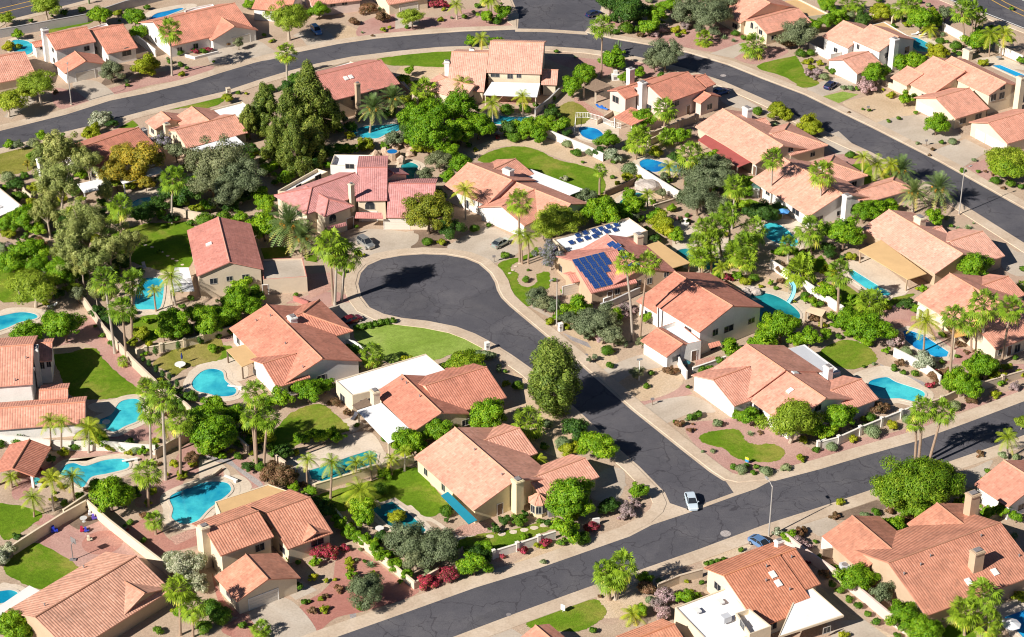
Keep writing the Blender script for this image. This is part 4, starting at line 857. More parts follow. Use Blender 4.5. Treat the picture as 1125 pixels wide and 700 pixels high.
for r in [
 ('00','0,195 200,160 450,115 640,50 880,-10','long grey block wall','greywall',2.2),('00','565,330 690,305 760,285','low cream court wall','cream',1.1),('00','690,205 800,292','white court wall','white',1.8),('00','950,292 1000,305 1120,275','low white planter wall','white',.6),
 ('10','1000,430 1110,535'),('20','0,440 90,545'),('20','690,595 760,540 830,470','pale stone wall','greywall',1.6),('30','-20,640 60,590 120,610','low tan wall','blockwall',1.0),
 ('q','440,660 560,615 690,560 820,515','tan block wall','blockwall',1.7,.25,4),('40','20,255 128,312 180,300','white court wall','white',1.6),('40','345,112 470,72'),('40','700,155 815,215','pale block wall','whitewall',1.9),('40','970,262 1110,325','pale block wall','whitewall',1.9),('40','395,432 470,470 560,500','cream court wall','cream',1.2),
 ('31','180,240 290,310 400,378','tall white block wall','whitewall',2.2),('31','20,360 100,325 180,290','wrought-look brown fence wall','brownwood',1.4),('31','240,98 310,65 380,38','low tan fence wall','blockwall',1.5,.2,4),('31','268,432 390,395','tan block wall','blockwall',1.5),
 ('P','846,295 885,319 926,347','white block wall','whitewall',1.9),('42','450,520 540,565 620,610 690,665','pale stepped wall','whitewall',1.7),('43','560,160 690,118 780,75 890,42 1000,10 1120,-25','grey block wall','blockwall',1.5,.25,7),
 ('43','55,352 160,325 270,275 380,230 480,190 560,160','white block wall with square pillars','whitewall',1.6,.25,5.5),
 ('24','468,300 590,262 700,225 795,195','white block wall with square pillars','whitewall',1.4,.25,5.5),('24','8,395 70,455 195,380','low cream corner wall','cream',1.2),('24','985,130 1020,125','short white wall','white',1.3),
 ('14','690,75 760,160 830,240 960,340 1100,455','cream block wall','cream',1.4),
 ('04','450,48 560,145 680,240 790,325 870,385','long cream block wall','cream',1.9),('04','70,280 210,190 330,115 450,48','cream block wall','cream',1.9),
 ('03','330,705 450,625','cream block wall','cream',1.9),('03','-20,315 100,325 260,345 380,350 540,350 700,365 800,372','white block wall','whitewall',1.8),('03','800,395 880,345 980,295','tan block wall','blockwall',1.8),
 ('P','79,318 97,342 115,368 147,404 180,436 205,453 220,468','long tan block wall','blockwall',1.9),
 ('02','700,530 740,515 820,500 940,475 1040,450 1120,420','scalloped cream wall','cream',1.5,.25,4.2),('12','0,450 90,425 180,400','scalloped cream wall','cream',1.5,.25,4.2),
 ('12','735,455 790,470 840,505','low white court wall','white',1.0),('12','480,235 555,265','red brick planter wall','r_rose',1.0),
 ('13','195,320 250,370','tan block wall','blockwall',1.6),('13','385,410 440,450','tan block wall','blockwall',1.6),('13','590,565 740,520 870,480 990,450 1095,415','ochre block wall','yellow',1.6),
 ('01','830,440 900,455 1000,475 1100,490','tan block wall','blockwall',1.8),('21','740,45 850,90 960,135 1040,175','white block wall','whitewall',1.8),('21','440,20 520,35 600,32','white block wall','whitewall',1.7),
 ('32','0,285 60,265 200,200','pale grey court wall','grey',1.4),('32','395,560 415,605 440,640','white court wall','white',1.7),('32','470,605 560,575 640,545','low white wall','white',1.0),
 ('34','290,470 400,425 520,392','tan block wall','blockwall',1.5),('44','-110,215 0,300 160,410 300,520 420,620 540,705','pinkish block wall','pinkw',1.8),('13','-60,545 60,490 110,450','cream pool-house wall','cream',.5),
 ('01','110,315 130,360 165,385','cream block wall','cream',1.6),('01','225,640 270,700','tan block wall','blockwall',1.6),('33','1110,352 1150,330','cream wall pier','white',1.6),('22','1040,250 1130,215','low white court wall','white',1.0),
 ('44','85,300 150,290 160,285','brown gate wall','brownwood',1.7),('40','440,125 470,75','cream block wall','cream',1.7)]: gwall(*r)
def railing(fk,s,label,h=1.3,mat='paint',step=.9):
    P=[G(*q)[:2] for q in pl(s,fk)]; c=np.mean(P,axis=0); org=p3(c,0); e=empty('pool_fence',org,label,'pool fence'); r=MB()
    for i in range(len(P)-1):
        for z in (.15,h): r.tube([p3(P[i],z),p3(P[i+1],z)],.05,5)
    r.build('rail',mat,e,org); b=MB()
    for i in range(len(P)-1):
        d=P[i+1]-P[i]; l=np.linalg.norm(d)
        for t in np.arange(0,l,.35): b.tube([p3(P[i]+d/l*t,.1),p3(P[i]+d/l*t,h)],.035,3)
    tag(b.build('bars',mat,e,org))
    for p in P: q=MB(); q.tube([p3(p,0),p3(p,h+.1)],.06,6); q.build('post',mat,e,org)
railing('20','890,690 900,605 960,605 1030,625 1080,650 1130,660','white metal pool fence curving round the bright blue pool')
# ------------------------------------------------------------------ street lamps
def lamp(px,py,top,label,mat='pole',arm=(1.6,.5)):
    b=G(px,py); h=[z for z in np.arange(3,14,.05) if proj((b[0],b[1],z))[1]<=top]; h=h[0] if h else 9
    e=empty('street_lamp',b,label,'street lamp','street lamps'); m=MB(); m.tube([b,b+np.array([0,0,h])],[.13,.08],8); m.build('pole',mat,e,b)
    m=MB(); a=np.array([arm[0],arm[1],0]); t=b+np.array([0,0,h]); m.tube([t-np.array([0,0,.3]),t+a*.5+np.array([0,0,.15]),t+a+np.array([0,0,.2])],.05,6); m.build('arm',mat,e,b)
    m=MB(); d=a/np.linalg.norm(a); q=t+a; n=np.array([-d[1],d[0],0]); m.obox(q-n*.18-d*.1+np.array([0,0,.12]),d*.8,n*.36,np.array([0,0,.16]),0); hd=m.build('lamp_head',mat,e,b)
    m=MB(); m.obox(q-n*.13+d*.05+np.array([0,0,.06]),d*.5,n*.26,np.array([0,0,.06]),0); m.build('lens','lens',hd,b)
    m=MB(); m.prism([(b[0]+.25*math.cos(x),b[1]+.25*math.sin(x)) for x in np.linspace(0,6.28,9)[:-1]],0,.25); m.build('base','pave',e,b)
for a in [(78.5,115.5,74,'tan street lamp beside the drive of the round-chimney house','pole',(-.2,1.5)),(1053.5,236,186,'slim grey street lamp beside the upper right road by the date palms','pole',(1.2,.9)),(844.5,590,534,'tall tan street lamp on the near side of the cross road junction','pole',(-.6,1.6)),
 (830,65,29,'grey street lamp in front of the fan palm at the cactus-yard house','pole',(-.5,-1.3)),(611.5,358,306,'slim street lamp on the pavement in front of the solar house','pole',(-.9,-.9))]: lamp(*a)
b=G(702,418)
def whitelamp():
    e=empty('yard_lamp',b,'short white yard light post in front of the terrace house garage','yard lamp'); m=MB(); m.tube([b,b+np.array([0,0,4.2])],[.1,.08],8); m.build('pole','paint',e,b)
    m=MB(); m.obox(b+np.array([-.5,-.2,4.2]),np.array([1.0,0,.15]),np.array([0,.5,0]),np.array([0,0,.12])); m.build('panel','steel',e,b)
whitelamp()
# ------------------------------------------------------------------ cars
def car(px,py,tx,ty,col,label,suv=False,metal=.3,group='parked cars'):
    b=G(px,py); t=G(tx,ty); d=(t-b)[:2]; d/=np.linalg.norm(d); yaw=math.atan2(d[1],d[0])
    e=empty('parked_car',p3(b[:2],.02 if suv is not None else 0),label,'car',group); e.rotation_euler[2]=yaw
    L=4.6; W=.92; H_=1.75 if suv else 1.45; mat=carpaint('car paint '+str(len(bpy.data.materials)),col,metal); o=np.zeros(3)
    # body lofted from cross sections along x
    X=[-2.3,-2.2,-1.9,-1.2,-.2,.8,1.6,2.1,2.27]; zt=[.72,.92,.98,.98,.97,.95,.86,.74,.58]; hw=[.72,.82,.89,.92,.92,.92,.89,.82,.66]
    if suv: zt=[.8,1.02,1.08,1.08,1.07,1.05,.98,.9,.7]
    m=MB(); rings=[]
    for x,z,w in zip(X,zt,hw): rings.append([np.array(p) for p in ((x,-w*.9,.28),(x,-w,.5),(x,-w*.97,z-.12),(x,-w*.82,z),(x,w*.82,z),(x,w*.97,z-.12),(x,w,.5),(x,w*.9,.28))])
    for i in range(len(rings)-1):
        for k in range(8): l=(k+1)%8; m.face([rings[i][k],rings[i+1][k],rings[i+1][l],rings[i][l]])
    m.face(rings[0]); m.face(rings[-1][::-1]); bo=m.build('body',mat,e,o,smooth=True)
    z0=zt[4]-.01; z1=H_; c0=(-1.95,1.15) if not suv else (-2.15,1.2); c1=(-1.2,.25) if not suv else (-1.85,.35)
    lo=[(c0[0],-.8,z0),(c0[1],-.8,z0-.02),(c0[1],.8,z0-.02),(c0[0],.8,z0)]; hi=[(c1[0],-.62,z1-.05),(c1[1],-.62,z1-.03),(c1[1],.62,z1-.03),(c1[0],.62,z1-.05)]
    m=MB(); lo=[np.array(p) for p in lo]; hi=[np.array(p) for p in hi]
    for k in range(4): l=(k+1)%4; m.face([lo[k],lo[l],hi[l],hi[k]])
    m.build('windows','glass',e,o)
    m=MB(); up=np.array([0,0,.05]); m.prism([p[:2]*1.03 for p in hi],z1-.06,z1,bottom=True); 
    for k in range(4): m.tube([lo[k],hi[k]],.045,5)
    for s in (-1,1): m.tube([np.array([-.3,s*.8,z0]),np.array([-.3,s*.62,z1-.05])],.05,5)
    m.build('roof',mat,e,o)
    for x in (-1.4,1.42):
        for s in (-1,1):
            m=MB(); y=s*.86; m.tube([np.array([x,y-.11,.33]),np.array([x,y+.11,.33])],.33,14); w=m.build('wheel','tyre',e,o); q=MB(); q.tube([np.array([x,y+s*.112-.005,.33]),np.array([x,y+s*.112+.005,.33])],.2,12); q.build('rim','steel',w,o)
    for s in (-1,1):
        m=MB(); m.obox(np.array([2.08,s*.62-.16,zt[7]-.2]),np.array([.14,0,0]),np.array([0,.32,0]),np.array([0,0,.15])); m.build('headlight','lens',e,o)
        m=MB(); m.obox(np.array([-2.27,s*.64-.14,.66]),np.array([.1,0,0]),np.array([0,.28,0]),np.array([0,0,.18])); m.build('tail_light','redlens',e,o)
        m=MB(); m.obox(np.array([.75,s*.98-.1,z0-.02]),np.array([.12,0,0]),np.array([0,.2,0]),np.array([0,0,.14])); m.build('mirror',mat,e,o)
    return e
car(759.5,554,763,566,(.62,.72,.80),'pale silver-blue saloon waiting at the stop of the side road junction',False,.15)
car(347.5,36,352,40.5,(.12,.30,.62),'bright blue estate car in the drive of the grey-walled house',True)
car(652.5,17.5,666,13.5,(.02,.035,.11),'dark blue car at the kerb of the top side road')
car(792,103.5,803,100,(.015,.07,.24),'deep blue car half in shade beside the two-chimney house')
car(913,96,921,91,(.015,.025,.10),'navy car in the drive of the navy-car house')
car(402,270,408,274,(.45,.45,.42),'silver sport utility vehicle with roof rails in front of the rose villa',True,.6)
car(550.5,269.5,560,264.5,(.42,.47,.43),'pale grey-green saloon in the drive of the curved-lawn house',False,.6)
car(386,354.5,398,350,(.16,.008,.02),'dark red car in the shaded drive of the tan-awning house')
car(836,600.5,845,606,(.14,.27,.50),'metallic blue car behind the roof of the orange-roof house')
# ------------------------------------------------------------------ small yard things
def solid(name,label,cat,px,py,fn,mats,group=None,fk='P'):
    q=fr(fk)(px,py); c=G(*q); e=empty(name,c,label,cat,group); fn(e,c); return e
def pillar(fk,x,y,label,h=1.5,mat='white',w=.75):
    def fn(e,c):
        m=MB(); m.box(c,(1,.5),(-.5,1),w*.9,w*.9,0,h); m.build('shaft',mat,e,c); m=MB(); m.box(c,(.9,.45),(-.45,.9),w*1.1,w*1.1,h+.002,h+.15); m.build('cap',mat,e,c)
        m=MB(); m.box(c+np.array([-.05,-.42*w-.1,0]),(1,.5),(-.5,1),.28,.14,h*.55,h*.72); m.build('mailbox','slate',e,c)
    solid('mailbox_pillar',label,'mailbox',x,y,fn,None,'mailbox pillars at the kerb',fk)
pillar('22',445,488,'white masonry mailbox pillar beside the side road near the round lawn'); pillar('22',820,390,'white masonry mailbox pillar in front of the solar house')
pillar('m',778,100,'tan masonry mailbox pillar above the pine-side house',1.6,'beige',.9);
def post_mailbox(fk,x,y,label):
    def fn(e,c):
        m=MB(); m.tube([c,c+np.array([0,0,1.1])],.06,6); m.build('post','brownwood',e,c); m=MB(); m.obox(c+np.array([-.3,-.15,1.1]),np.array([.6,.1,0]),np.array([-.05,.3,0]),np.array([0,0,.35])); m.build('mailbox','slate',e,c)
    solid('post_mailbox',label,'mailbox',x,y,fn,None,'post mailboxes',fk)
post_mailbox('33',265,118,'dark mailbox on a short post in front of the corner house drive'); post_mailbox('22',480,38,'dark mailbox on a post at the cul-de-sac kerb near the palms'); post_mailbox('41',618,95,'dark mailbox on a post beside the triple-garage house drive'); post_mailbox('40',320,575,'dark mailbox on a post in the dry yard of the arched-dormer house')
def sign(fk,x,y,label,cols,w,h):
    def fn(e,c):
        m=MB(); m.tube([c,c+np.array([0,0,.5+h])],.04,5); m.build('post','paint',e,c); u=np.array([.8,-.6,0])
        for k,cc in enumerate(cols):
            m=MB(); m.obox(c-u*w/2+np.array([-.03,-.05,.4+h*k/len(cols)]),u*w,np.array([.03,.04,0]),np.array([0,0,h/len(cols)])); m.build('board',plain('sign '+str(cc),cc,.5,var=.02),e,c)
    solid('yard_sign',label,'sign',x,y,fn,None,None,fk)
sign('24',833,572,'plain white yard sign on the oval lawn by the cross road',[(.75,.75,.75)],.8,1.0); sign('33',748,418,'small blue and yellow sign on the kidney lawn edge',[(.05,.28,.55),(.75,.58,.05)],.7,.9)
def umbrella(fk,x,y,label,col,h=2.3,r=1.4,open_=True):
    def fn(e,c):
        mt=plain('canopy '+str(col),col,.7,var=.05); m=MB(); m.tube([c,c+np.array([0,0,h])],.035,6); m.build('pole','paint',e,c); m=MB(); n=8
        if open_:
            ap=c+np.array([0,0,h+.25]); rg=[c+np.array([r*math.cos(2*math.pi*k/n),r*math.sin(2*math.pi*k/n),h-.3]) for k in range(n)]
            for k in range(n): m.slab([ap,rg[k],rg[(k+1)%n]],.04)
        else: m.tube([c+np.array([0,0,h-1.1]),c+np.array([0,0,h-.6]),c+np.array([0,0,h+.2])],[.12,.22,.03],8)
        m.build('canopy',mt,e,c)
    solid('parasol',label,'parasol',x,y,fn,None,None,fk)
umbrella('31',930,475,'open light blue parasol beside the curved-chimney house terrace',(.10,.33,.72)); umbrella('02',935,560,'closed navy parasol over the round table by the tan-awning house pool',(.02,.03,.16),2.2,1,False); umbrella('44',1045,690,'closed white parasol beside the bottom right pool',(.72,.72,.72),2.4,1.5,True)
def rtable(fk,x,y,label,col=(.72,.68,.62),r=.7):
    def fn(e,c):
        mt=plain('table '+label[:9],col,.6,var=.03); m=MB(); q=[(c[0]+r*math.cos(a),c[1]+r*math.sin(a)) for a in np.linspace(0,6.283,15)[:-1]]; m.prism(q,.7,.75,bottom=True); m.build('tabletop',mt,e,c); m=MB(); m.tube([c,c+np.array([0,0,.7])],.06,6); m.prism([(c[0]+.3*math.cos(a),c[1]+.3*math.sin(a)) for a in np.linspace(0,6.283,9)[:-1]],0.0,.05); m.build('pedestal',mt,e,c)
    solid('patio_table',label,'table',x,y,fn,None,'patio tables',fk)
rtable('02',925,578,'white round patio table by the tan-awning house pool',(.75,.74,.72),1.0); rtable('20',560,520,'brown patio table under the white awning house',(.3,.2,.13)); rtable('22',1050,238,'grey round table in the solar house courtyard',(.35,.35,.36),.6); rtable('04',430,108,'low grey play table beside the cream wall',(.5,.5,.5),.6); rtable('03',185,520,'turquoise patio table beside the pavilion pool',(.05,.35,.36),.7); rtable('32',440,570,'dark teal table in the terrace house court',(.04,.16,.18),.7); rtable('03',205,545,'small pale table beside the pavilion pool',(.6,.55,.5),.5); rtable('40',990,308,'grey metal table on the right-edge pool deck',(.3,.3,.3),.7); rtable('14',920,160,'white table beside the square pool',(.7,.68,.65),.7)
def lounger(fk,x,y,yaw,label,col):
    def fn(e,c):
        e.rotation_euler[2]=yaw; mt=plain('sling '+label[:12],col,.7,var=.04); o=np.zeros(3); m=MB(); m.slab([(-.95,-.32,.36),(.35,-.32,.36),(.35,.32,.36),(-.95,.32,.36)],.08); m.build('seat',mt,e,o); m=MB(); m.slab([(.35,-.32,.36),(.95,-.32,.8),(.95,.32,.8),(.35,.32,.36)],.08); m.build('backrest',mt,e,o)
        for a in (-.85,.3):
            for s in (-.27,.27): m=MB(); m.tube([np.array([a,s,0]),np.array([a,s,.3])],.03,5); m.build('leg','steel',e,o)
    solid('sun_lounger',label,'sun lounger',x,y,fn,None,'sun loungers by the pools',fk)
lounger('20',1020,555,2.4,'bright blue sun lounger, left one of the pair by the fenced pool',(.04,.20,.70)); lounger('20',1045,562,2.4,'bright blue sun lounger, right one of the pair by the fenced pool',(.04,.20,.70))
lounger('02',270,268,.4,'white sun lounger beside the left-edge pool',(.75,.74,.72)); lounger('02',740,65,1.9,'grey sun lounger at the corner of the lawn by the patio-side pool',(.4,.4,.42)); lounger('40',560,180,.3,'white sun lounger, left of two behind the navy-car pool',(.72,.7,.7)); lounger('40',600,183,.3,'white sun lounger, right of two behind the navy-car pool',(.72,.7,.7)); lounger('13',790,185,1.2,'dark sun lounger beside the white patio cover',(.08,.08,.1))
# pool slide
def slide(e,c):
    mt=plain('slide blue',(.25,.58,.66),.35,var=.03); P=catmull([c+np.array(v) for v in ((.9,2.4,2.6),(1.3,1.4,2.2),(1.2,.3,1.6),(.7,-.7,.9),(.1,-1.4,.4))],False,5); m=MB(); 
    for i in range(len(P)-1):
        d=P[i+1]-P[i]; n=np.cross(d,[0,0,1]); n/=np.linalg.norm(n); 
        d2=P[min(i+2,len(P)-1)]-P[i+1]; n2=np.cross(d2,[0,0,1]) if np.linalg.norm(d2)>1e-6 else n; n2=n2/(np.linalg.norm(n2)+1e-9) if np.linalg.norm(n2)>0 else n
        m.slab([P[i]-n*.38,P[i+1]-n2*.38,P[i+1]+n2*.38,P[i]+n*.38],.07)
        for s in (-1,1): m.obox(P[i]+n*.38*s,P[i+1]-P[i],n*.05,np.array([0,0,.22]))
    m.build('chute',mt,e,c); m=MB(); 
    for x in (-.3,.3): m.tube([c+np.array([.9+x,2.6,0]),c+np.array([.9+x,2.5,2.6])],.05,6)
    for z in np.arange(.4,2.6,.4): m.tube([c+np.array([.6,2.58,z]),c+np.array([1.2,2.58,z])],.035,5)
    m.build('ladder','steel',e,c)
solid('pool_slide','curved pale blue slide running down into the dark teal pool','pool slide',955,235,slide,None,None,'32')
def hoop(e,c):
    m=MB(); m.tube([c,c+np.array([0,0,3.0]),c+np.array([.35,.3,3.3])],.08,6); m.build('post','slate',e,c); m=MB(); m.obox(c+np.array([-.2,.8,2.9]),np.array([1.3,-1.0,0])*.7,np.array([.04,.05,0]),np.array([0,0,1.0])); m.build('backboard','slate',e,c); m=MB(); p=c+np.array([.75,.75,3.05]); m.tube([p+.23*np.array([math.cos(a),math.sin(a),0]) for a in np.linspace(0,6.283,13)],.02,4,cap=False); m.build('rim','redlens',e,c); m=MB(); m.obox(c+np.array([-.5,-.3,0]),np.array([1,0,0]),np.array([0,.6,0]),np.array([0,0,.2])); m.build('base','slate',e,c)
solid('basketball_hoop','black basketball hoop on the pink paved yard','basketball hoop',375,305,hoop,None,None,'04')
def ball(fk,x,y,r,col,label,cat='toy',grp='toys in the yard'):
    def fn(e,c):
        mt=plain('toy '+label[:14],col,.4,var=.02); m=MB(); m.box(c,(1,.3),(-.3,1),r*2,r*1.3,.15,.15+r*.7); m.box(c+np.array([-r*.4,0,0]),(1,.3),(-.3,1),r*.9,r*1.25,.15+r*.71,.3+r*1.5); m.build('body',mt,e,c)
        for a,b2 in ((-1,-1),(1,-1),(-1,1),(1,1)):
            m=MB(); p=c+np.array([a*r*.65,b2*r*.55,.14]); m.tube([p-np.array([0,.05,0]),p+np.array([0,.05,0])],.14,8); m.build('wheel','tyre',e,c)
    solid('toy_car',label,cat,x,y,fn,None,grp,fk)
ball('04',280,160,.5,(.02,.05,.55),'blue ride-on toy car beside the cream wall'); ball('04',425,158,.4,(.5,.03,.08),'red ride-on toy car on the pink paved yard'); ball('04',445,160,.35,(.05,.08,.5),'small dark blue toy car on the pink paved yard'); ball('04',460,205,.4,(.72,.66,.5),'pale toy car nearest the painted circle'); ball('04',485,95,.4,(.15,.1,.5),'violet toy car under the wall corner'); ball('04',465,75,.35,(.7,.7,.72),'white toy car under the wall corner')
c=G(*fr('04')(525,215)); m=MB(); m.prism([(c[0]+3.2*math.cos(a),c[1]+3.2*math.sin(a)) for a in np.linspace(0,6.283,33)[:-1]],.02,.036); tag(m.build('painted_circle','red'),kind='structure')
def pergola(fk,pts,z,label,mat='brownwood',pm='beige',n=9):
    P=[G(*fr(fk)(*p),z) for p in pts]; c=np.mean(P,axis=0); org=p3(c[:2],0); e=empty('pergola',org,label,'pergola'); m=MB()
    for i in range(n+1):
        a=P[0]+(P[1]-P[0])*i/n; b=P[3]+(P[2]-P[3])*i/n; m.tube([a,b],.10,4)
    m.build('slats',mat,e,org); m=MB(); m.tube([P[0]-[0,0,.22],P[1]-[0,0,.22]],.12,4); m.tube([P[3]-[0,0,.22],P[2]-[0,0,.22]],.12,4); m.build('beam',mat,e,org)
    for p in P: q=MB(); q.box(p+(c-p)*.08,(1,0),(0,1),.4,.4,0,z-.3); q.build('post',pm,e,org)
pergola('20',((935,445),(1000,405),(1085,440),(1000,470)),2.9,'brown slatted pergola on stone posts by the roadside fan palm',n=14); pergola('42',((0,290),(25,270),(105,285),(85,318)),2.6,'beige slatted pergola beside the white wall near the slide pool','tanw','tanw',12)
pergola('p',((110,335),(125,325),(165,350),(145,365)),2.4,'small white slatted pergola at the four-palm house','paint','paint',5)
def fireplace(fk,x,y,label,mat='white'):
    def fn(e,c):
        m=MB(); m.box(c,(1,.2),(-.2,1),1.7,1.0,0,1.5); m.box(c+np.array([0,.1,0]),(1,.2),(-.2,1),.8,.7,1.503,2.4); m.build('surround',mat,e,c); m=MB(); m.obox(c+np.array([-.4,-.62,.3]),np.array([.8,.16,0]),np.array([0,.1,0]),np.array([0,0,.7])); m.build('firebox','slate',e,c)
    solid('outdoor_fireplace',label,'fireplace',x,y,fn,None,None,fk)
fireplace('30',75,410,'small white outdoor fireplace near the pergola'); fireplace('40',835,290,'cream outdoor fireplace behind the arched-dormer house','cream')
def acunit(fk,x,y,label,mat='flatgrey',s=1.0):
    def fn(e,c):
        m=MB(); m.box(c,(1,.3),(-.3,1),s,s,0.05,s*1.1); m.build('casing',mat,e,c); m=MB(); m.prism([(c[0]+.38*s*math.cos(a),c[1]+.38*s*math.sin(a)) for a in np.linspace(0,6.283,17)[:-1]],s*1.1,s*1.13); m.build('fan_grille','slate',e,c)
    solid('air_conditioner',label,'air conditioner',x,y,fn,None,'air conditioners on the ground',fk)
acunit('44',198,365,'grey air conditioner beside the bottom-right house garage','flatgrey',1.3); acunit('24',770,75,'dark air conditioner beside the round bay window','slate')
def shed(e,c):
    m=MB(); m.box(c,(.9,-.4),(.4,.9),1.8,1.5,0,2.2); m.build('walls','grey',e,c); m=MB(); m.box(c,(.9,-.4),(.4,.9),2.1,1.8,2.203,2.35); m.build('roof',plain('shed roof',(.10,.20,.17),.6),e,c); m=MB(); m.obox(c+np.array([-.95,-.5,.1]),np.array([.75,-.33,0]),np.array([-.03,-.06,0]),np.array([0,0,1.8])); m.build('door','paint',e,c)
solid('garden_shed','small grey garden shed with green roof beside the curved-chimney house','shed',795,350,shed,None,None,'31')
def fountain(e,c):
    m=MB(); q=lambda r:[(c[0]+r*math.cos(a),c[1]+r*math.sin(a)) for a in np.linspace(0,6.283,17)[:-1]]; m.prism(q(.8),0,.45); m.build('basin','white',e,c); m=MB(); m.tube([c,c+np.array([0,0,1.3])],.13,8); m.prism(q(.42),1.3,1.42,bottom=True); m.build('bowl','white',e,c)
solid('garden_fountain','small white tiered fountain in a round bed behind the solar house','fountain',433,500,fountain,None,None,'31'); 
c=G(*fr('01')(940,0)) 
def manhole(fk,x,y,r,mat,name='manhole_cover'):
    c=G(*fr(fk)(x,y)); m=MB(); m.prism([(c[0]+r*math.cos(a),c[1]+r*math.sin(a)) for a in np.linspace(0,6.283,25)[:-1]],.01,.035); o=m.build(name,mat); PLAIN.append((o,'round manhole collar in the asphalt' if r>.5 else 'small dark utility cover','manhole' if r>.5 else 'cover','utility covers'))
manhole('34',640,170,.85,'grey_rock'); manhole('30',628,388,.7,'grey_rock'); manhole('24',555,585,.4,'slate'); manhole('23',1095,340,.4,'slate'); manhole('22',953,512,.35,'slate')
# float in the shaded pool
def ring(e,c):
    m=MB(); m.tube([c+np.array([.55*math.cos(a),.55*math.sin(a),.16]) for a in np.linspace(0,6.283,17)],.16,8,cap=False); m.build('tube','paint',e,c); m=MB(); m.prism([(c[0]+.42*math.cos(a),c[1]+.42*math.sin(a)) for a in np.linspace(0,6.283,13)[:-1]],.1,.14); m.build('seat','paint',e,c)
solid('pool_float','white round float drifting in the shaded end of the pool','pool float',545,208,ring,None,None,'03')
def board(fk,x,y,yaw,label):
    def fn(e,c):
        e.rotation_euler[2]=yaw; o=np.zeros(3); m=MB(); m.slab([(-1.2,-.25,.55),(1.4,-.25,.6),(1.4,.25,.6),(-1.2,.25,.55)],.07); m.build('plank','paint',e,o); m=MB(); m.box((-.9,0),(1,0),(0,1),.5,.5,0,.47); m.build('stand','paint',e,o)
    solid('diving_board',label,'diving board',x,y,fn,None,'diving boards',fk)
board('13',160,505,2.6,'white diving board at the right end of the curved blue pool'); board('12',180,688,2.9,'white diving board at the right end of the tan-awning pool'); board('03',670,410,3.5,'white diving board at the right end of the pavilion pool')
# ------------------------------------------------------------------ foliage
M['lf_citrus']=leafmat('bright citrus leaves',(.075,.19,.006),(.19,.36,.010),(.36,.46,.02))
M['lf_green']=leafmat('mid green leaves',(.05,.135,.010),(.11,.23,.015),(.23,.33,.03))
M['lf_dark']=leafmat('dark green leaves',(.028,.085,.012),(.06,.14,.018),(.12,.20,.03))
M['lf_olive']=leafmat('grey-green leaves',(.11,.14,.07),(.19,.23,.12),(.33,.36,.21))
M['lf_verde']=leafmat('yellow-green feathery leaves',(.16,.24,.015),(.30,.40,.03),(.46,.50,.06))
M['lf_euc']=leafmat('olive eucalyptus leaves',(.16,.20,.05),(.31,.35,.10),(.50,.50,.19))
M['lf_pine']=leafmat('pine needles',(.07,.12,.018),(.18,.235,.035),(.36,.39,.08))
M['lf_yellow']=leafmat('yellow-green leaves',(.19,.25,.010),(.33,.37,.015),(.48,.46,.03))
M['lf_gold']=leafmat('golden blossom',(.20,.21,.03),(.34,.30,.035),(.56,.38,.03))
M['lf_magenta']=leafmat('magenta blossom',(.06,.12,.015),(.30,.04,.07),(.66,.06,.14))
M['lf_lav']=leafmat('pale pink blossom',(.12,.14,.07),(.40,.28,.30),(.58,.42,.46))
M['lf_white']=leafmat('white-green leaves',(.16,.21,.11),(.36,.40,.27),(.60,.60,.48))
M['lf_rust']=leafmat('reddish brown leaves',(.10,.09,.03),(.22,.12,.06),(.34,.18,.11))
M['lf_purple']=leafmat('jacaranda blossom',(.13,.17,.06),(.20,.20,.17),(.45,.38,.60))
M['lf_sage']=leafmat('sage leaves',(0.159,0.220,0.100),(0.256,0.329,0.160),(0.390,0.439,0.240))
M['lf_agave']=leafmat('agave leaves',(0.122,0.220,0.110),(0.244,0.354,0.180),(0.439,0.512,0.260),.1)
M['lf_fan']=leafmat('fan palm leaves',(.075,.15,.010),(.28,.42,.025),(.56,.52,.07),.18)
M['lf_feather']=leafmat('feather palm leaves',(.14,.22,.012),(.33,.41,.024),(.56,.50,.06),.2)
M['lf_date']=leafmat('date palm leaves',(.07,.125,.035),(.17,.25,.075),(.42,.38,.10),.15)
M['lf_mesq']=leafmat('mesquite leaves',(.08,.18,.010),(.19,.32,.014),(.35,.42,.03))
M['dates']=plain('date fruit',(.62,.26,.02),.6,var=.2,vscale=6)
M['lf_conif']=leafmat('conifer leaves',(.075,.135,.02),(.17,.25,.035),(.34,.40,.08))
M['lf_ash']=leafmat('ash leaves',(.09,.14,.014),(.20,.245,.02),(.36,.35,.04))
M['cactus']=plain('cactus skin',(.12,.19,.08),.7,var=.2)
def leafmesh(name,C,Nn,size,tint,mat,elong=1.5,seed=0):
    r=np.random.default_rng(seed); n=len(C); Nn=Nn/(np.linalg.norm(Nn,axis=1,keepdims=True)+1e-9)
    a=np.cross(Nn,r.normal(size=(n,3))); a/=np.linalg.norm(a,axis=1,keepdims=True)+1e-9; b=np.cross(Nn,a)
    s=size*r.uniform(.65,1.3,size=(n,1)); V=np.stack([C-a*s*elong*.5,C-b*s*.36+a*s*.05,C+a*s*elong*.5,C+b*s*.36+a*s*.05],1).reshape(-1,3)
    return rawmesh(name,V,n,tint,mat)
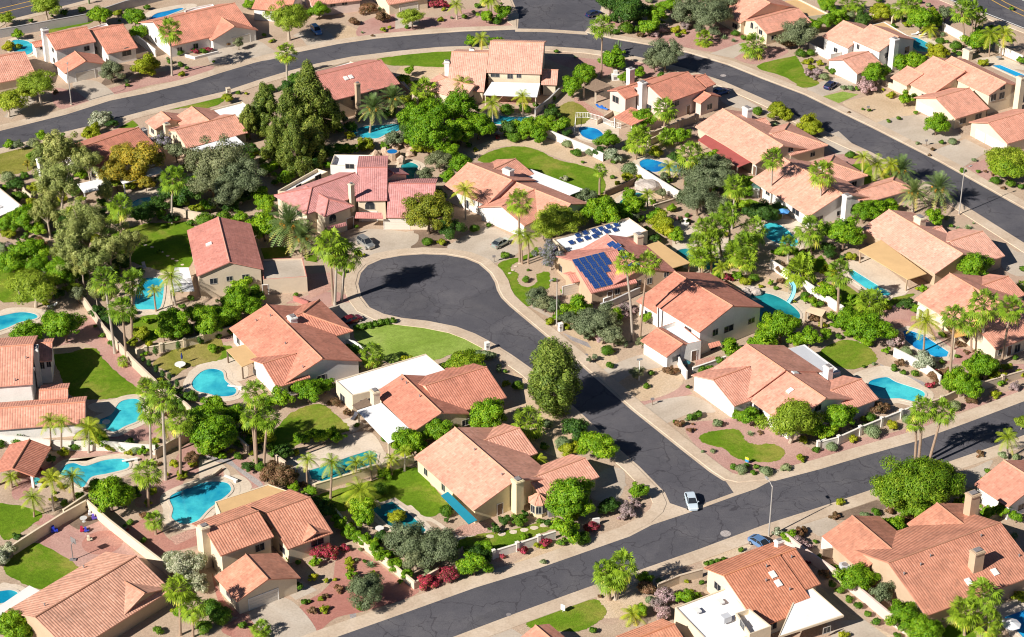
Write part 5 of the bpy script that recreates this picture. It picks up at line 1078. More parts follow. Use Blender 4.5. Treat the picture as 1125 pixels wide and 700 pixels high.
def rawmesh(name,V,n,tint,mat):
    me=bpy.data.meshes.new(name); me.vertices.add(4*n); me.vertices.foreach_set('co',V.astype(np.float32).ravel()); me.loops.add(4*n); me.loops.foreach_set('vertex_index',np.arange(4*n,dtype=np.int32)); me.polygons.add(n); me.polygons.foreach_set('loop_start',np.arange(0,4*n,4,dtype=np.int32)); me.polygons.foreach_set('loop_total',np.full(n,4,dtype=np.int32)); me.update(calc_edges=True)
    at=me.attributes.new('tint','FLOAT','FACE'); at.data.foreach_set('value',np.clip(tint,0,1).astype(np.float32)); me.materials.append(M[mat]); return me
def unit(r,n):
    v=r.normal(size=(n,3)); return v/np.linalg.norm(v,axis=1,keepdims=True)
def crown(kind,cls,var):
    K=KIND[kind]; sd=abs(hash_(kind))%1000*10+cls*3+var; r=np.random.default_rng(sd); st=K.get('st','round'); asp=K.get('asp',.85)
    nl=(800,4600,12500,21000)[cls]; sz=(.215,.104,.065,.047)[cls]*K.get('lf',1); nc=(9,20,38,64)[cls]
    nl=int(nl*K.get('den',1))
    if st in('round','wispy','clip','airy'):
        d=unit(r,nc); d[:,2]=np.abs(d[:,2])*1.0-.35*r.random(nc); rad=r.uniform(.42,.88,nc)[:,None]; cc=d*rad; cr=r.uniform(.22,.40,nc)*(1.0,1.0,.82,.66)[cls]
        if st=='airy':
            cc=d*r.uniform(.30,1.0,nc)[:,None]; cr=r.uniform(.12,.27,nc)*(1,1,.9,.8)[cls]
        if st=='clip': cc=d*.55; cr=np.full(nc,.44)
        # a few clumps push past the outline so that it is uneven
        cc[:max(2,nc//4)]*=1.22
        cc=np.vstack([cc,[[0,0,0]]]); cr=np.append(cr,.5)
    elif st=='tall':
        nc=int(nc*1.7); t=r.random(nc); a=r.random(nc)*6.283; q=(.25+.75*np.sin(np.pi*np.clip(t*.9+.08,0,1)))*r.uniform(.3,.8,nc); cc=np.stack([q*np.cos(a),q*np.sin(a),(t*2-1)*.9],1); cr=r.uniform(.13,.26,nc)*.9
    elif st=='pine':
        nc=int(nc*2.2); t=r.random(nc)**.8; a=r.random(nc)*6.283; q=(1.03-t**1.7)*r.uniform(.25,1.0,nc)*.95; cc=np.stack([q*np.cos(a),q*np.sin(a),(t*2-1)*.95],1); cr=r.uniform(.09,.19,nc)
    p=cr**2; k=r.choice(len(cc),nl,p=p/p.sum()); d=unit(r,nl); rr=(r.random(nl)**(.30 if st not in('wispy','airy') else .5))[:,None]
    C=cc[k]+d*cr[k][:,None]*rr*np.array([1.1,1.1,1.45 if st in('pine','tall') else .85])
    C[:,2]*=asp; out=C/(np.linalg.norm(C,axis=1,keepdims=True)+1e-6)
    Nn=d*1.0+out*.55+r.normal(size=(nl,3))*.44+np.array([0,0,.15])
    if st=='clip': Nn=out+r.normal(size=(nl,3))*.3
    tint=.12+.55*r.random(nl)+.4*(r.random(len(cc))[k]-.4)
    tint=np.where(r.random(nl)<K.get('flow',.06),.85+.15*r.random(nl),tint)
    if st in('wispy','airy'): C+=d*.04
    return leafmesh('crown',C,Nn,sz,tint,K['m'],K.get('el',1.5),sd), cc*np.array([1,1,asp])
def hash_(s):
    h=7
    for ch in s: h=(h*131+ord(ch))%1000003
    return h
# kind: n name, look, m leaf material, asp height/width of the crown, zc crown centre height in crown radii (tree) or shrub
KIND=dict(
 c=dict(n='citrus_tree',look='bright green rounded tree',cat='tree',m='lf_citrus',asp=.9,zc=.86,g='rounded green yard trees'),
 d=dict(n='evergreen_tree',look='dark evergreen tree',cat='tree',m='lf_dark',asp=.9,zc=.85,g='dark evergreen trees'),
 o=dict(n='olive_tree',look='grey-green olive tree',cat='tree',m='lf_olive',asp=.88,zc=.95,lf=.85,g='olive trees'),
 v=dict(n='palo_verde_tree',look='feathery yellow-green tree',cat='tree',m='lf_verde',asp=.68,zc=1.05,st='wispy',lf=.68,el=2.6,den=1.15,bark='palebark',g='feathery desert trees'),
 V=dict(n='mesquite_tree',look='wide feathery green tree',cat='tree',m='lf_mesq',asp=.55,zc=.75,st='wispy',lf=.62,el=2.8,den=1.5,g='feathery desert trees'),
 e=dict(n='eucalyptus_tree',look='tall loose eucalyptus',cat='tree',m='lf_euc',asp=1.5,zc=2.0,st='airy',lf=.8,el=2.6,den=.8,bark='palebark',g='eucalyptus trees'),
 q=dict(n='conifer_tree',look='light green upright conifer',cat='tree',m='lf_conif',asp=1.2,zc=1.4,st='tall',lf=.85,el=2.4,den=1.5,bark='palebark',g='conifers'),
 h=dict(n='ash_tree',look='olive-gold rounded tree',cat='tree',m='lf_ash',asp=.95,zc=.95,g='ash trees'),
 p=dict(n='pine_tree',look='tall pine with tufted branches',cat='tree',m='lf_pine',asp=1.1,zc=1.4,st='pine',lf=.85,el=2.4,den=1.0,g='pines'),
 j=dict(n='jacaranda_tree',look='purple flowering tree',cat='tree',m='lf_purple',asp=.9,zc=1.3,st='airy',den=.8,flow=.3,bark='palebark',g='purple flowering trees'),
 k=dict(n='acacia_tree',look='golden blossoming tree',cat='tree',m='lf_gold',asp=.9,zc=1.2,st='wispy',flow=.18,den=1.0,g='golden trees'),
 s=dict(n='shrub',look='clipped green shrub',cat='shrub',m='lf_green',asp=.85,st='clip',sh=1,g='green shrubs'),
 g=dict(n='sage_shrub',look='grey-green rounded shrub',cat='shrub',m='lf_sage',asp=.85,st='clip',sh=1,g='grey-green shrubs'),
 y=dict(n='yellow_shrub',look='yellow-green shrub',cat='shrub',m='lf_yellow',asp=.85,sh=1,g='yellow-green shrubs'),
 m=dict(n='bougainvillea',look='magenta flowering shrub',cat='shrub',m='lf_magenta',asp=.8,sh=1,flow=.35,g='bougainvilleas'),
 l=dict(n='oleander',look='pale pink flowering shrub',cat='shrub',m='lf_lav',asp=.85,sh=1,flow=.35,g='pink oleanders'),
 w=dict(n='oleander',look='white-green shrub',cat='shrub',m='lf_white',asp=.9,sh=1,flow=.3,g='pale oleanders'),
 r=dict(n='reddish_shrub',look='reddish brown shrub',cat='shrub',m='lf_rust',asp=.85,sh=1,flow=.2,g='reddish shrubs'),
 b=dict(n='leafy_bush',look='leafy green bush',cat='bush',m='lf_green',asp=.9,sh=1,g='leafy bushes'),
 f=dict(n='lime_bush',look='bright lime bush',cat='bush',m='lf_citrus',asp=.85,sh=1,g='lime green bushes'),
 i=dict(n='cypress',look='slim clipped cypress',cat='tree',m='lf_dark',asp=2.6,st='clip',sh=1,g='clipped cypresses'),
 a=dict(n='agave',look='spiky grey-green agave',cat='cactus',m='lf_agave',sh=1,g='agaves'),
 S=dict(n='saguaro_cactus',look='upright saguaro cactus',cat='cactus',m='cactus',g='saguaros'),
 F=dict(n='fan_palm',look='fan palm',cat='palm',m='lf_fan',g='fan palms'),
 Q=dict(n='queen_palm',look='feathery palm',cat='palm',m='lf_feather',g='feathery palms'),
 D=dict(n='date_palm',look='broad date palm',cat='palm',m='lf_date',g='date palms'))
def palmcrown(kind,var):
    r=np.random.default_rng(hash_(kind)+var*17); V=[]; tint=[]
    if kind=='F':
        n=40
        for i in range(n):
            t=(i+.5)/n; el=math.radians(84-135*t**.85+r.uniform(-9,9)); az=i*2.39996+r.uniform(-.3,.3); d=np.array([math.cos(az)*math.cos(el),math.sin(az)*math.cos(el),math.sin(el)]); sd=np.array([-math.sin(az),math.cos(az),0]); up=np.cross(d,sd); pl_=r.uniform(.8,1.25); o=d*.12; h=d*pl_+np.array([0,0,-.06])
            tn=.15+.35*r.random()+(.65 if t>.93 else .08*t)
            V.append([o-sd*.03,o+sd*.03,h+sd*.03,h-sd*.03]); tint.append(tn)
            R=r.uniform(.75,1.05)
            for k in range(11):
                a=math.radians(-95+19*k); f=lambda q,l,dr:h+(d*math.cos(q)+sd*math.sin(q))*l*R+up*(.12*math.cos(3*q))*l+np.array([0,0,-dr])
                L=(1.0-.25*abs(a)/1.75)*r.uniform(.85,1.1); V.append([h,f(a-.135,.6*L,.05),f(a,L,.22+.2*r.random()),f(a+.135,.6*L,.05)]); tint.append(tn+r.uniform(-.18,.18))
    else:
        n,L0=(22,2.6) if kind=='Q' else (52,2.9)
        for i in range(n):
            t=(i+.5)/n; el=math.radians((68-88*t) if kind=='Q' else (84-112*t)); az=i*2.39996+r.uniform(-.2,.2); hd=np.array([math.cos(az),math.sin(az),0]); sd=np.array([-math.sin(az),math.cos(az),0]); L=L0*r.uniform(.85,1.1)
            dr=(1.15 if kind=='Q' else .75); m=15; P=[]
            for k in range(m+1):
                s=k/m; P.append(hd*(L*s*math.cos(el)*(1-.12*s))+np.array([0,0,L*s*math.sin(el)-dr*L*.42*s*s]))
            tn=.3+.3*r.random()+(.5 if t>.9 else .2*t*r.random())
            for k in range(m):
                ax=P[k+1]-P[k]; V.append([P[k]-sd*.03,P[k]+sd*.03,P[k+1]+sd*.03,P[k+1]-sd*.03]); tint.append(tn)
                ll=(.62 if kind=='Q' else .50)*math.sin(math.pi*min(1,(k+1.5)/(m+1.5)))**.6
                for s in (-1,1):
                    dd=sd*s*.85+ax/np.linalg.norm(ax)*.5+np.array([0,0,-.45 if kind=='Q' else .12]); b=P[k]+ax*.5; w=ax*.30; V.append([b-w,b+w,b+w*.4+dd*ll,b-w*.2+dd*ll*1.02]); tint.append(tn+r.uniform(-.12,.12))
    V=np.array(V); return rawmesh('crown',V.reshape(-1,3),len(V),np.array(tint),KIND[kind]['m'])
def agavemesh(var):
    r=np.random.default_rng(900+var); V=[]; t=[]
    for i in range(26):
        az=i*2.39996; el=math.radians(78-60*i/26); d=np.array([math.cos(az)*math.cos(el),math.sin(az)*math.cos(el),math.sin(el)]); sd=np.array([-math.sin(az),math.cos(az),0])*.11; L=r.uniform(.8,1.05); V.append([d*.05,d*L*.45-sd,d*L,d*L*.45+sd]); t.append(.3+.5*r.random())
    V=np.array(V); return rawmesh('rosette',V.reshape(-1,3),len(V),np.array(t),'lf_agave')
CR={}
def getc(key,fn):
    if key not in CR: CR[key]=fn()
    return CR[key]
PL=[]    # placed plants: kind, object, px, py (foot), radius px, R metres, xy
CNT={}
def add_obj(name,me,parent=None,loc=(0,0,0)):
    o=bpy.data.objects.new(name,me); COL.objects.link(o); o.parent=parent; o.location=tuple(map(float,loc)); return o
def in_house(p): return any(inside(W,p,-.7) for W in FOOT)
def plant(kind,cx,cy,r,bx=None,by=None):
    K=KIND[kind]; i=CNT[kind]=CNT.get(kind,0)+1; rr=random.Random(i*31+hash_(kind))
    for (k2,o2,x2,y2,r2,R2,_,cx2,cy2) in PL:
        if (k2==kind or {k2,kind}<=set('cdvVoyqsbf')) and math.hypot(cx-cx2,cy-cy2)<.45*min(r,r2)+.8: return
    if kind in 'FQD':
        b=G(bx,by); kk=F/proj(b)[2]
        # height of the crown above the foot; the trunk leans so that the crown stands where it is seen
        best=min(np.arange(1.2,22,.1),key=lambda h:abs(proj((b[0],b[1],h))[1]-cy)); h=best; lean=np.array([(cx-proj((b[0],b[1],h))[0])/kk,0,0]); lean[0]=max(-.22*h,min(.22*h,lean[0]))
        R=r/kk; base=dict(F=2.0,Q=2.35,D=2.75)[kind]; sc=R/base*1.36; e=empty(K['n'],b,None,K['cat'],K['g']); top=np.array([lean[0],0,h-(.15 if kind=='F' else .0)*sc]); m=MB(); tr=rr.uniform(.17,.23)*(1.0 if kind=='F' else .8)*(1.6 if kind=='D' else 1)
        if h>8: tr*=1.1
        o=np.zeros(3); mid=top*.5+np.array([lean[0]*-.08+rr.uniform(-.1,.1),rr.uniform(-.1,.1),0])
        m.tube([o,top*.06,mid,top],[tr*1.5,tr*1.12,tr,tr*.82],8); m.build('trunk','palmbark' if rr.random()<.6 else 'greypalm',e,o,smooth=True)
        c=add_obj('crown',getc((kind,i%4),lambda:palmcrown(kind,i%4)),e,top); c.scale=(sc,sc,sc*rr.uniform(.9,1.1)); c.rotation_euler[2]=rr.uniform(0,6.28)
        if kind=='D':
            for q in range(5):
                m=MB(); a=q*1.257+.4; w=top+np.array([math.cos(a)*.75*sc,math.sin(a)*.75*sc,-.1*sc]); m.tube([w+np.array([0,0,.25*sc]),w,w-np.array([0,0,.35*sc])],[.1*sc,.24*sc,.1*sc],7); m.build('fruit_cluster','dates',e,o)
        if kind=='F' and h>3.5:
            m=MB(); m.tube([top-np.array([0,0,.9*sc]),top-np.array([0,0,.35*sc]),top],[tr*1.0,tr*2.0,tr*1.3],8); m.build('boot','palmbark',e,o)
        PL.append((kind,e,bx,by,r,R,b,cx,cy)); return e
    if kind=='S':
        b=G(cx,cy); kk=F/proj(b)[2]; h=r*2/kk/.87; e=empty(K['n'],b,None,K['cat'],K['g']); m=MB(); o=np.zeros(3); m.tube([o,[0,0,h*.5],[0,0,h*.95],[0,0,h]],[.2,.24,.2,.08],10); m.build('stem','cactus',e,o,smooth=True)
        for s,q in ((1,.45),(-1,.58)):
            m=MB(); m.tube([[0,0,h*q],[s*.5,0,h*q+.1],[s*.62,0,h*q+.5],[s*.62,0,h*.85]],[.12,.14,.14,.07],8); m.build('arm','cactus',e,o,smooth=True)
        PL.append((kind,e,cx,cy,r,.5,b,cx,cy)); return e
    if kind=='a':
        b=G(cx,cy+r*.4); kk=F/proj(b)[2]; R=r/kk; o=add_obj('agave',getc(('a',i%3),lambda:agavemesh(i%3)),None,b); o.scale=(R,R,R); o.rotation_euler[2]=rr.uniform(0,6); tag(o,None,K['cat'],K['g']); PL.append((kind,o,cx,cy+r*.4,r,R,b,cx,cy)); return o
    asp=K.get('asp',.85); kk=F/proj(G(cx,cy))[2]; R=r/kk; zc=R*asp*.72 if K.get('sh') else R*K['zc']+.2
    p=G(cx,cy,zc); kk=F/proj(p)[2]; R=r/kk*(1.08 if K.get('sh') else 1.17); cls=0 if R<1.1 else (1 if R<2.6 else 2 if R<5 else 3); me,cl=getc((kind,cls,i%3),lambda:crown(kind,cls,i%3)); sc=R*rr.uniform(.94,1.06); fx,fy,_=proj((p[0],p[1],0)); rot=rr.uniform(0,6.283)
    if K.get('sh'):
        o=add_obj(K['n'],me,None,(p[0],p[1],zc)); o.scale=(sc,sc*rr.uniform(.92,1.08),sc); o.rotation_euler[2]=rot; tag(o,None,K['cat'],K['g']); PL.append((kind,o,fx,fy,r,R,p,cx,cy)); return o
    b=p3(p[:2],0); e=empty(K['n'],b,None,K['cat'],K['g']); e.rotation_euler[2]=rot; c=add_obj('crown',me,e,(0,0,zc)); c.scale=(sc*rr.uniform(.9,1.12),sc*rr.uniform(.9,1.12),sc*rr.uniform(.9,1.1))
    m=MB(); t0=max(.09,R*.055); fk_=np.array([rr.uniform(-.1,.1)*R,rr.uniform(-.1,.1)*R,max(.35,zc-R*asp*.55)]); m.tube([np.zeros(3),fk_*.5+np.array([rr.uniform(-.08,.08)*R,0,0]),fk_],[t0*1.35,t0,t0*.85],7)
    for q in cl[:min(len(cl),6 if cls<2 else 9)]:
        w=np.array([0,0,zc])+q*sc*.8
        if w[2]>fk_[2]+.1: m.tube([fk_,(fk_+w)/2+np.array([0,0,.1*R]),w],[t0*.7,t0*.45,t0*.18],5)
    m.build('trunk',K.get('bark','bark'),e,np.zeros(3))
    PL.append((kind,e,fx,fy,r,R,p,cx,cy)); return e
def plants(fk,s):
    f=fr(fk); t=s.split(); i=0; sc=f(1,0)[0]-f(0,0)[0]
    while i<len(t):
        k=t[i]; n=5 if k in 'FQD' else 3; v=[float(x) for x in t[i+1:i+1+n]]; i+=1+n
        if n==5: plant(k,*f(v[0],v[1]),v[4]*sc,*f(v[2],v[3]))
        else: plant(k,*f(v[0],v[1]),v[2]*sc)
plants('00','c 510 82 60 c 690 90 58 c 700 165 42 v 235 28 68 v 25 95 38 v 200 435 98 v 35 520 78 o 570 365 60 y 750 345 74 F 870 150 882 388 58 o 1025 190 32 a 652 415 28 w 505 615 55 w 548 605 34 d 580 632 26 y 480 665 42 s 925 270 22 s 925 330 18 s 960 348 14 s 870 316 18 y 45 238 34 y 95 240 22 c 90 180 26 m 1000 265 18 m 1055 255 16 s 990 258 18 s 160 108 16 s 265 82 10 s 330 65 20 s 420 50 22 s 755 40 20 s 1095 316 10 y 605 68 26 S 458 20 22 v 140 470 50')
plants('10','c 255 25 28 v 450 95 108 F 440 265 445 415 50 c 605 60 46 s 683 52 22 s 733 36 20 l 765 30 22 r 865 45 46 a 920 45 26 r 930 90 40 v 1085 85 54 y 940 150 18 p 330 555 95 p 560 520 145 p 455 600 105 p 655 570 80 y 140 505 36 s 195 475 14 s 355 455 30 D 985 500 985 590 68 D 885 550 870 680 72 c 1070 365 28 c 1075 610 60 y 360 212 14 s 1060 138 14 o 195 225 30 r 140 225 20 m 45 255 20 s 15 262 18 s 375 205 10 y 235 480 10 r 785 110 30 s 325 180 14 a 830 165 16 p 250 620 70')
plants('20','Q 285 20 290 100 38 m 175 18 34 m 215 22 30 a 262 90 18 Q 465 -10 470 105 45 F 440 -20 455 90 40 c 440 80 40 c 525 65 42 s 490 108 28 Q 415 195 415 282 42 F 1035 125 1030 400 58 c 945 385 58 c 880 450 60 s 775 550 22 c 40 365 26 F 120 455 120 525 60 Q 315 430 318 510 55 c 130 600 112 c 290 560 108 c 400 650 76 d 60 670 60 Q 470 530 473 640 52 Q 625 490 630 600 46 c 660 655 62 c 740 640 52 c 820 650 46 a 895 292 16 s 800 265 14 c 1080 300 46 s 545 565 38 s 640 560 30 s 690 540 20 c 1110 270 30 d 560 650 50 s 300 445 20 c 365 215 30 c 470 215 22 c 515 210 24 s 830 615 22 c 790 655 40 s 560 400 10')
plants('30','d 45 20 62 d 150 65 88 c 285 75 58 c 360 30 52 o 440 60 72 o 560 75 98 o 625 30 74 S 620 120 52 l 385 88 34 l 430 130 32 l 320 150 40 l 280 175 24 y 380 155 28 c 245 145 46 r 210 180 20 y 425 165 18 F 530 195 535 230 44 a 630 190 30 a 680 205 26 s 690 172 22 F 785 225 785 295 62 o 1020 180 86 r 950 215 42 s 1025 275 28 s 1075 272 24 y 1055 320 20 y 1080 350 22 l 1060 372 26 l 1095 395 20 o 335 280 98 o 280 315 58 c 80 320 48 c 185 375 30 c 115 400 30 S 90 270 30 F 330 550 325 690 60 c 215 610 58 c 420 690 44 F 200 680 205 720 50 y 905 570 60 y 945 590 40 y 1060 645 66 a 890 640 24 s 805 570 30 d 100 30 60 s 180 150 22 o 575 165 30 s 730 195 20 a 715 165 18 c 1100 135 36 s 310 385 20 c 350 690 30')
plants('40','c 110 30 48 F 215 10 210 60 40 F 265 12 262 70 40 d 300 105 48 g 232 80 26 y 380 65 56 m 300 76 12 c 165 85 44 y 60 135 56 c 120 110 48 F 490 40 492 122 46 F 535 20 525 130 44 o 715 75 44 g 630 25 16 c 600 105 76 c 655 95 46 Q 635 145 625 195 42 F 805 50 815 245 54 F 850 40 855 180 48 F 888 70 862 172 44 c 890 215 62 Q 950 170 940 290 52 Q 1020 165 1000 290 52 s 690 208 22 s 725 215 14 s 770 235 32 s 760 262 14 s 790 275 16 s 680 210 14 c 365 385 66 y 680 270 60 c 560 320 58 c 490 330 46 l 305 445 48 g 195 450 18 g 230 452 20 s 270 452 18 s 185 272 20 y 400 460 10 s 140 365 22 s 115 352 18 g 95 395 28 y 440 488 24 c 510 510 40 s 475 607 14 s 425 620 14 s 565 577 14 c 670 638 64 c 1105 310 22 y 20 272 26 l 60 372 30 y 75 325 22 s 30 345 18 s 325 565 12 s 295 560 10 s 585 10 16 s 450 135 18 c 400 40 30 s 1060 45 16 c 870 205 50 s 555 495 22 r 300 420 30 y 20 310 20 F 560 50 556 130 36')
plants('01','e 320 120 85 e 245 150 70 e 300 290 105 e 240 420 80 e 450 175 70 e 430 520 118 e 380 640 85 e 560 620 78 e 655 600 72 e 545 330 55 k 620 160 84 k 725 165 92 k 745 285 36 k 590 245 70 k 690 250 50 F 885 255 882 492 64 F 615 395 620 560 62 j 830 75 54 o 905 130 52 y 1010 420 44 c 130 470 84 c 60 500 62 c 190 530 42 y 45 540 42 l 50 610 34 c 150 640 80 c 30 690 52 Q 310 620 310 700 46 y 170 310 36 d 80 290 42 g 40 260 42 c 165 150 30 c 300 65 36 d 725 445 62 d 800 400 52 s 975 490 24 y 470 40 52 k 140 190 22 c 1075 400 40 d 950 340 55 d 1000 330 50 c 910 240 34 d 870 330 50 r 75 300 34 r 200 600 40 g 10 620 40 s 820 640 16')
plants('11','o 100 190 142 o 200 260 118 o 60 280 92 o 145 350 84 c 300 330 50 c 330 400 56 c 330 510 88 c 270 520 54 D 455 490 478 640 108 D 525 560 520 660 84 p 480 110 105 p 570 80 95 p 380 90 80 d 640 130 58 c 440 250 46 y 425 180 34 y 850 85 45 c 720 115 40 c 770 112 36 c 650 190 24 y 820 655 22 F 665 590 683 905 78 F 745 640 725 890 72 F 700 650 690 910 56 c 425 540 30 d 560 170 60 d 420 130 50 d 250 110 40 c 945 95 24 c 1080 55 46 s 800 510 16 s 630 580 24 c 350 215 40 c 240 160 36')
plants('21','c 145 50 125 c 60 40 72 c 300 20 82 y 180 115 56 o 200 170 62 c 250 130 58 c 305 190 58 c 245 250 42 o 125 245 46 d 95 380 70 d 180 360 66 h 140 440 118 d 250 520 62 s 138 585 28 y 210 590 24 Q 330 320 335 470 62 Q 420 345 415 400 56 F 605 375 612 690 62 Q 615 545 625 700 46 Q 655 565 655 700 42 v 800 480 112 v 735 520 60 c 1030 445 92 c 960 440 50 c 1110 430 56 s 450 503 16 s 380 520 26 s 540 655 25 j 770 655 62 F 1025 215 1020 345 36 y 1035 360 24 s 1085 320 14 w 845 265 22 g 855 85 30 s 905 130 28 g 970 130 26 s 935 177 12 c 1060 70 56 w 1090 150 46 s 545 40 22 m 497 50 14 c 640 40 26 c 710 42 44 d 790 10 42 d 540 -10 40 d 440 0 40 s 350 90 18 y 385 115 14 s 880 130 18 c 660 0 40')
plants('31','c 45 75 54 w 60 170 56 F 190 60 180 165 60 F 462 130 452 330 64 F 440 40 325 90 46 Q 350 200 355 265 48 o 560 260 108 o 500 370 90 o 620 400 64 o 600 200 56 o 460 330 50 F 690 295 672 520 58 F 885 150 870 375 52 i 405 365 17 i 437 290 15 g 150 215 44 y 195 255 20 c 145 350 38 c 175 410 60 c 60 430 60 c 110 440 52 c 20 440 40 y 310 490 68 y 340 535 56 c 385 560 42 c 280 460 44 Q 240 340 240 415 38 s 445 450 16 c 760 280 46 d 840 440 70 d 780 430 50 d 905 420 40 F 510 510 570 690 58 F 590 500 620 660 62 F 655 430 660 640 58 F 560 570 565 700 50 F 500 600 510 720 54 F 790 520 790 640 66 F 740 590 745 690 66 F 690 640 700 720 60 F 960 590 960 690 42 F 1075 520 1080 650 74 F 1040 685 1040 720 56 c 720 400 40 c 740 330 40 D 400 200 430 290 46 c 560 150 36 c 640 290 40 s 60 255 14 s 60 320 12 c 395 55 30 d 380 150 30 s 880 640 16 d 950 385 30')
plants('41','y 40 10 58 s 230 142 28 Q 295 150 285 295 44 Q 365 190 355 280 66 D 490 215 470 290 72 D 555 330 550 440 66 D 680 310 665 410 82 F 85 225 70 460 62 v 1010 170 90 v 1070 160 80 V 1040 210 100 s 975 272 28 s 1050 290 28 s 1105 305 22 s 700 77 18 g 755 72 24 c 300 440 62 c 360 420 52 c 430 410 42 c 190 550 96 c 660 465 50 g 725 465 18 a 830 510 32 a 780 515 22 a 860 490 14 Q 440 190 430 290 50 s 150 175 26 r 90 175 20 r 155 180 24 c 420 235 30 s 240 300 20 s 750 505 14')
plants('02','c 330 375 92 c 140 405 76 c 260 345 50 c 900 365 92 c 840 400 50 c 1050 325 76 c 980 300 50 v 170 160 112 v 90 140 62 c 60 40 72 c 190 60 62 c 330 115 72 c 300 60 60 y 230 250 22 y 255 215 18 F 535 120 590 505 65 F 680 130 675 430 62 F 625 270 650 540 64 e 480 40 70 e 420 60 60 e 490 190 52 e 560 200 42 Q 790 175 800 290 34 Q 875 110 900 260 66 s 525 415 18 s 572 455 24 F 628 540 630 572 26 y 720 400 46 y 680 450 30 i 735 540 13 i 765 560 14 i 800 590 15 i 835 612 16 i 870 630 16 i 910 665 16 i 800 495 17 i 915 470 17 i 1025 440 15 c 1110 300 40 w 265 270 14 l 265 120 14 y 760 460 24 s 490 365 12 d 560 330 40 d 500 290 40 d 700 90 34 y 820 665 36 y 750 675 34')
plants('12','c 60 370 72 c 10 340 60 c 150 310 62 c 190 235 76 c 250 265 62 c 110 320 50 c 270 215 50 c 210 160 52 c 20 300 40 s 97 420 19 s 5 445 16 F 880 505 875 578 58 s 820 470 22 s 785 490 34 s 760 470 20 c 530 670 46 c 590 690 40 c 640 670 50 s 805 375 24 s 835 368 24 s 865 362 24 s 895 355 24 s 925 348 24 s 955 343 24 s 985 338 22 s 800 580 22 y 820 10 22 s 490 205 16 s 740 85 16 y 1050 535 22 y 1080 530 20 c 130 235 38')
plants('22','s 645 125 23 s 655 78 10 o 700 215 62 o 740 250 48 o 785 265 48 c 870 295 46 c 920 265 58 o 990 345 78 o 960 390 50 c 1080 320 46 l 1045 425 44 l 1000 415 30 s 1057 490 35 s 1070 567 24 c 810 320 30 g 395 505 26 g 440 512 30 g 470 518 24 V 345 565 90 v 300 545 50 c 270 570 48 y 430 630 26 s 600 672 30 y 545 660 20 s 535 597 14 g 505 590 16 q 784 625 146 g 150 470 0.1 c 830 190 14 s 790 130 16 g 505 570 14 o 870 330 40')
plants('32','F 130 30 165 445 58 F 240 30 200 440 58 o 20 300 50 o 70 420 58 l 130 270 36 l 110 315 38 l 170 280 26 c 230 325 30 o 40 355 58 o 20 420 40 s 30 490 32 s 45 567 24 s 255 607 22 r 345 595 30 r 380 597 26 s 235 672 20 c 670 480 50 s 640 460 24 s 605 545 28 s 520 590 26 s 560 580 22 c 930 380 86 c 870 360 50 c 840 440 58 c 780 450 36 c 1070 430 58 c 1000 440 42 Q 620 60 625 140 42 m 650 115 30 y 740 138 34 s 785 120 30 F 1020 70 1030 150 74 s 1050 210 28 r 1080 230 24 s 900 170 16 y 635 158 18 c 870 140 18 c 1085 240 26 y 820 160 14 s 985 180 22 F 740 10 745 110 60 F 520 5 520 105 46 F 495 10 510 100 40 F 565 -10 565 90 40 c 700 110 26 s 720 195 16 c 590 100 26 y 990 240 12')
plants('42','F 175 85 165 300 62 F 330 235 330 300 74 c 110 195 54 c 215 330 68 c 325 385 88 c 265 370 40 c 20 420 46 c 20 35 40 s 190 265 26 c 105 405 32 c 570 275 28 d 520 250 36 Q 615 340 605 495 72 F 765 310 735 700 58 F 845 340 850 500 56 F 915 250 905 500 76 F 1055 265 1005 550 62 c 875 70 76 l 470 435 54 l 440 455 34 g 515 500 36 c 415 490 24 r 487 555 28 s 455 570 16 s 455 588 18 s 505 605 20 s 557 610 26 w 600 545 58 w 640 560 30 m 675 610 30 r 660 620 40 r 720 600 30 c 780 650 78 c 905 580 84 c 850 570 50 c 950 580 46 y 985 625 46 s 777 520 16 s 695 548 18 s 1115 75 22 y 85 355 24 m 640 670 26 F 1115 160 1112 200 34 s 700 410 24 c 450 -10 20 g 350 560 12 s 300 575 12 s 75 255 24 c 0 230 24')
plants('03','Q 255 195 262 350 52 Q 315 200 315 372 48 Q 455 235 455 362 76 c 500 290 50 s 385 322 36 s 627 330 32 g 700 345 32 c 735 350 26 s 95 300 34 F 770 130 775 400 65 F 830 60 850 500 68 F 920 190 925 500 62 Q 845 230 855 340 52 F 755 460 760 640 66 F 790 700 800 780 46 c 1060 200 108 c 1095 130 60 c 1020 260 50 c 565 580 106 c 500 540 46 c 640 600 50 y 890 420 28 r 985 385 40 y 930 475 36 y 985 422 26 y 785 560 26 Q 265 490 275 660 62 Q 370 480 380 610 60 Q 165 590 175 690 56 Q 55 480 60 540 44 d 265 390 26 s 330 620 22 s 410 580 28 y 760 620 24 s 280 565 12 s 0 320 26 m 195 450 22 F 750 20 760 120 50 y 800 300 20 d 690 560 30 s 705 580 18')
plants('13','F 280 45 290 450 62 F 345 175 325 450 62 F 262 165 285 440 54 y 320 265 88 c 75 260 106 c 0 300 50 c 150 170 56 c 30 190 72 c 60 330 62 c 110 320 40 c 410 90 52 c 340 110 40 c 550 50 68 c 500 30 40 c 650 30 54 r 690 105 32 r 745 155 26 c 530 290 36 c 630 280 44 c 580 270 30 c 700 285 38 c 670 265 30 d 430 350 46 Q 550 395 548 530 46 Q 675 410 668 595 56 Q 800 410 800 500 50 Q 870 390 877 500 46 Q 980 390 980 475 36 Q 1050 350 1048 455 36 r 410 490 88 r 360 470 50 c 480 540 32 c 560 555 36 Q 820 550 820 640 82 c 825 640 56 c 1050 300 72 c 1100 265 52 c 1020 330 40 y 1020 680 36 d 620 640 62 d 560 620 40 s 805 222 18 s 600 640 26 c 700 690 30')
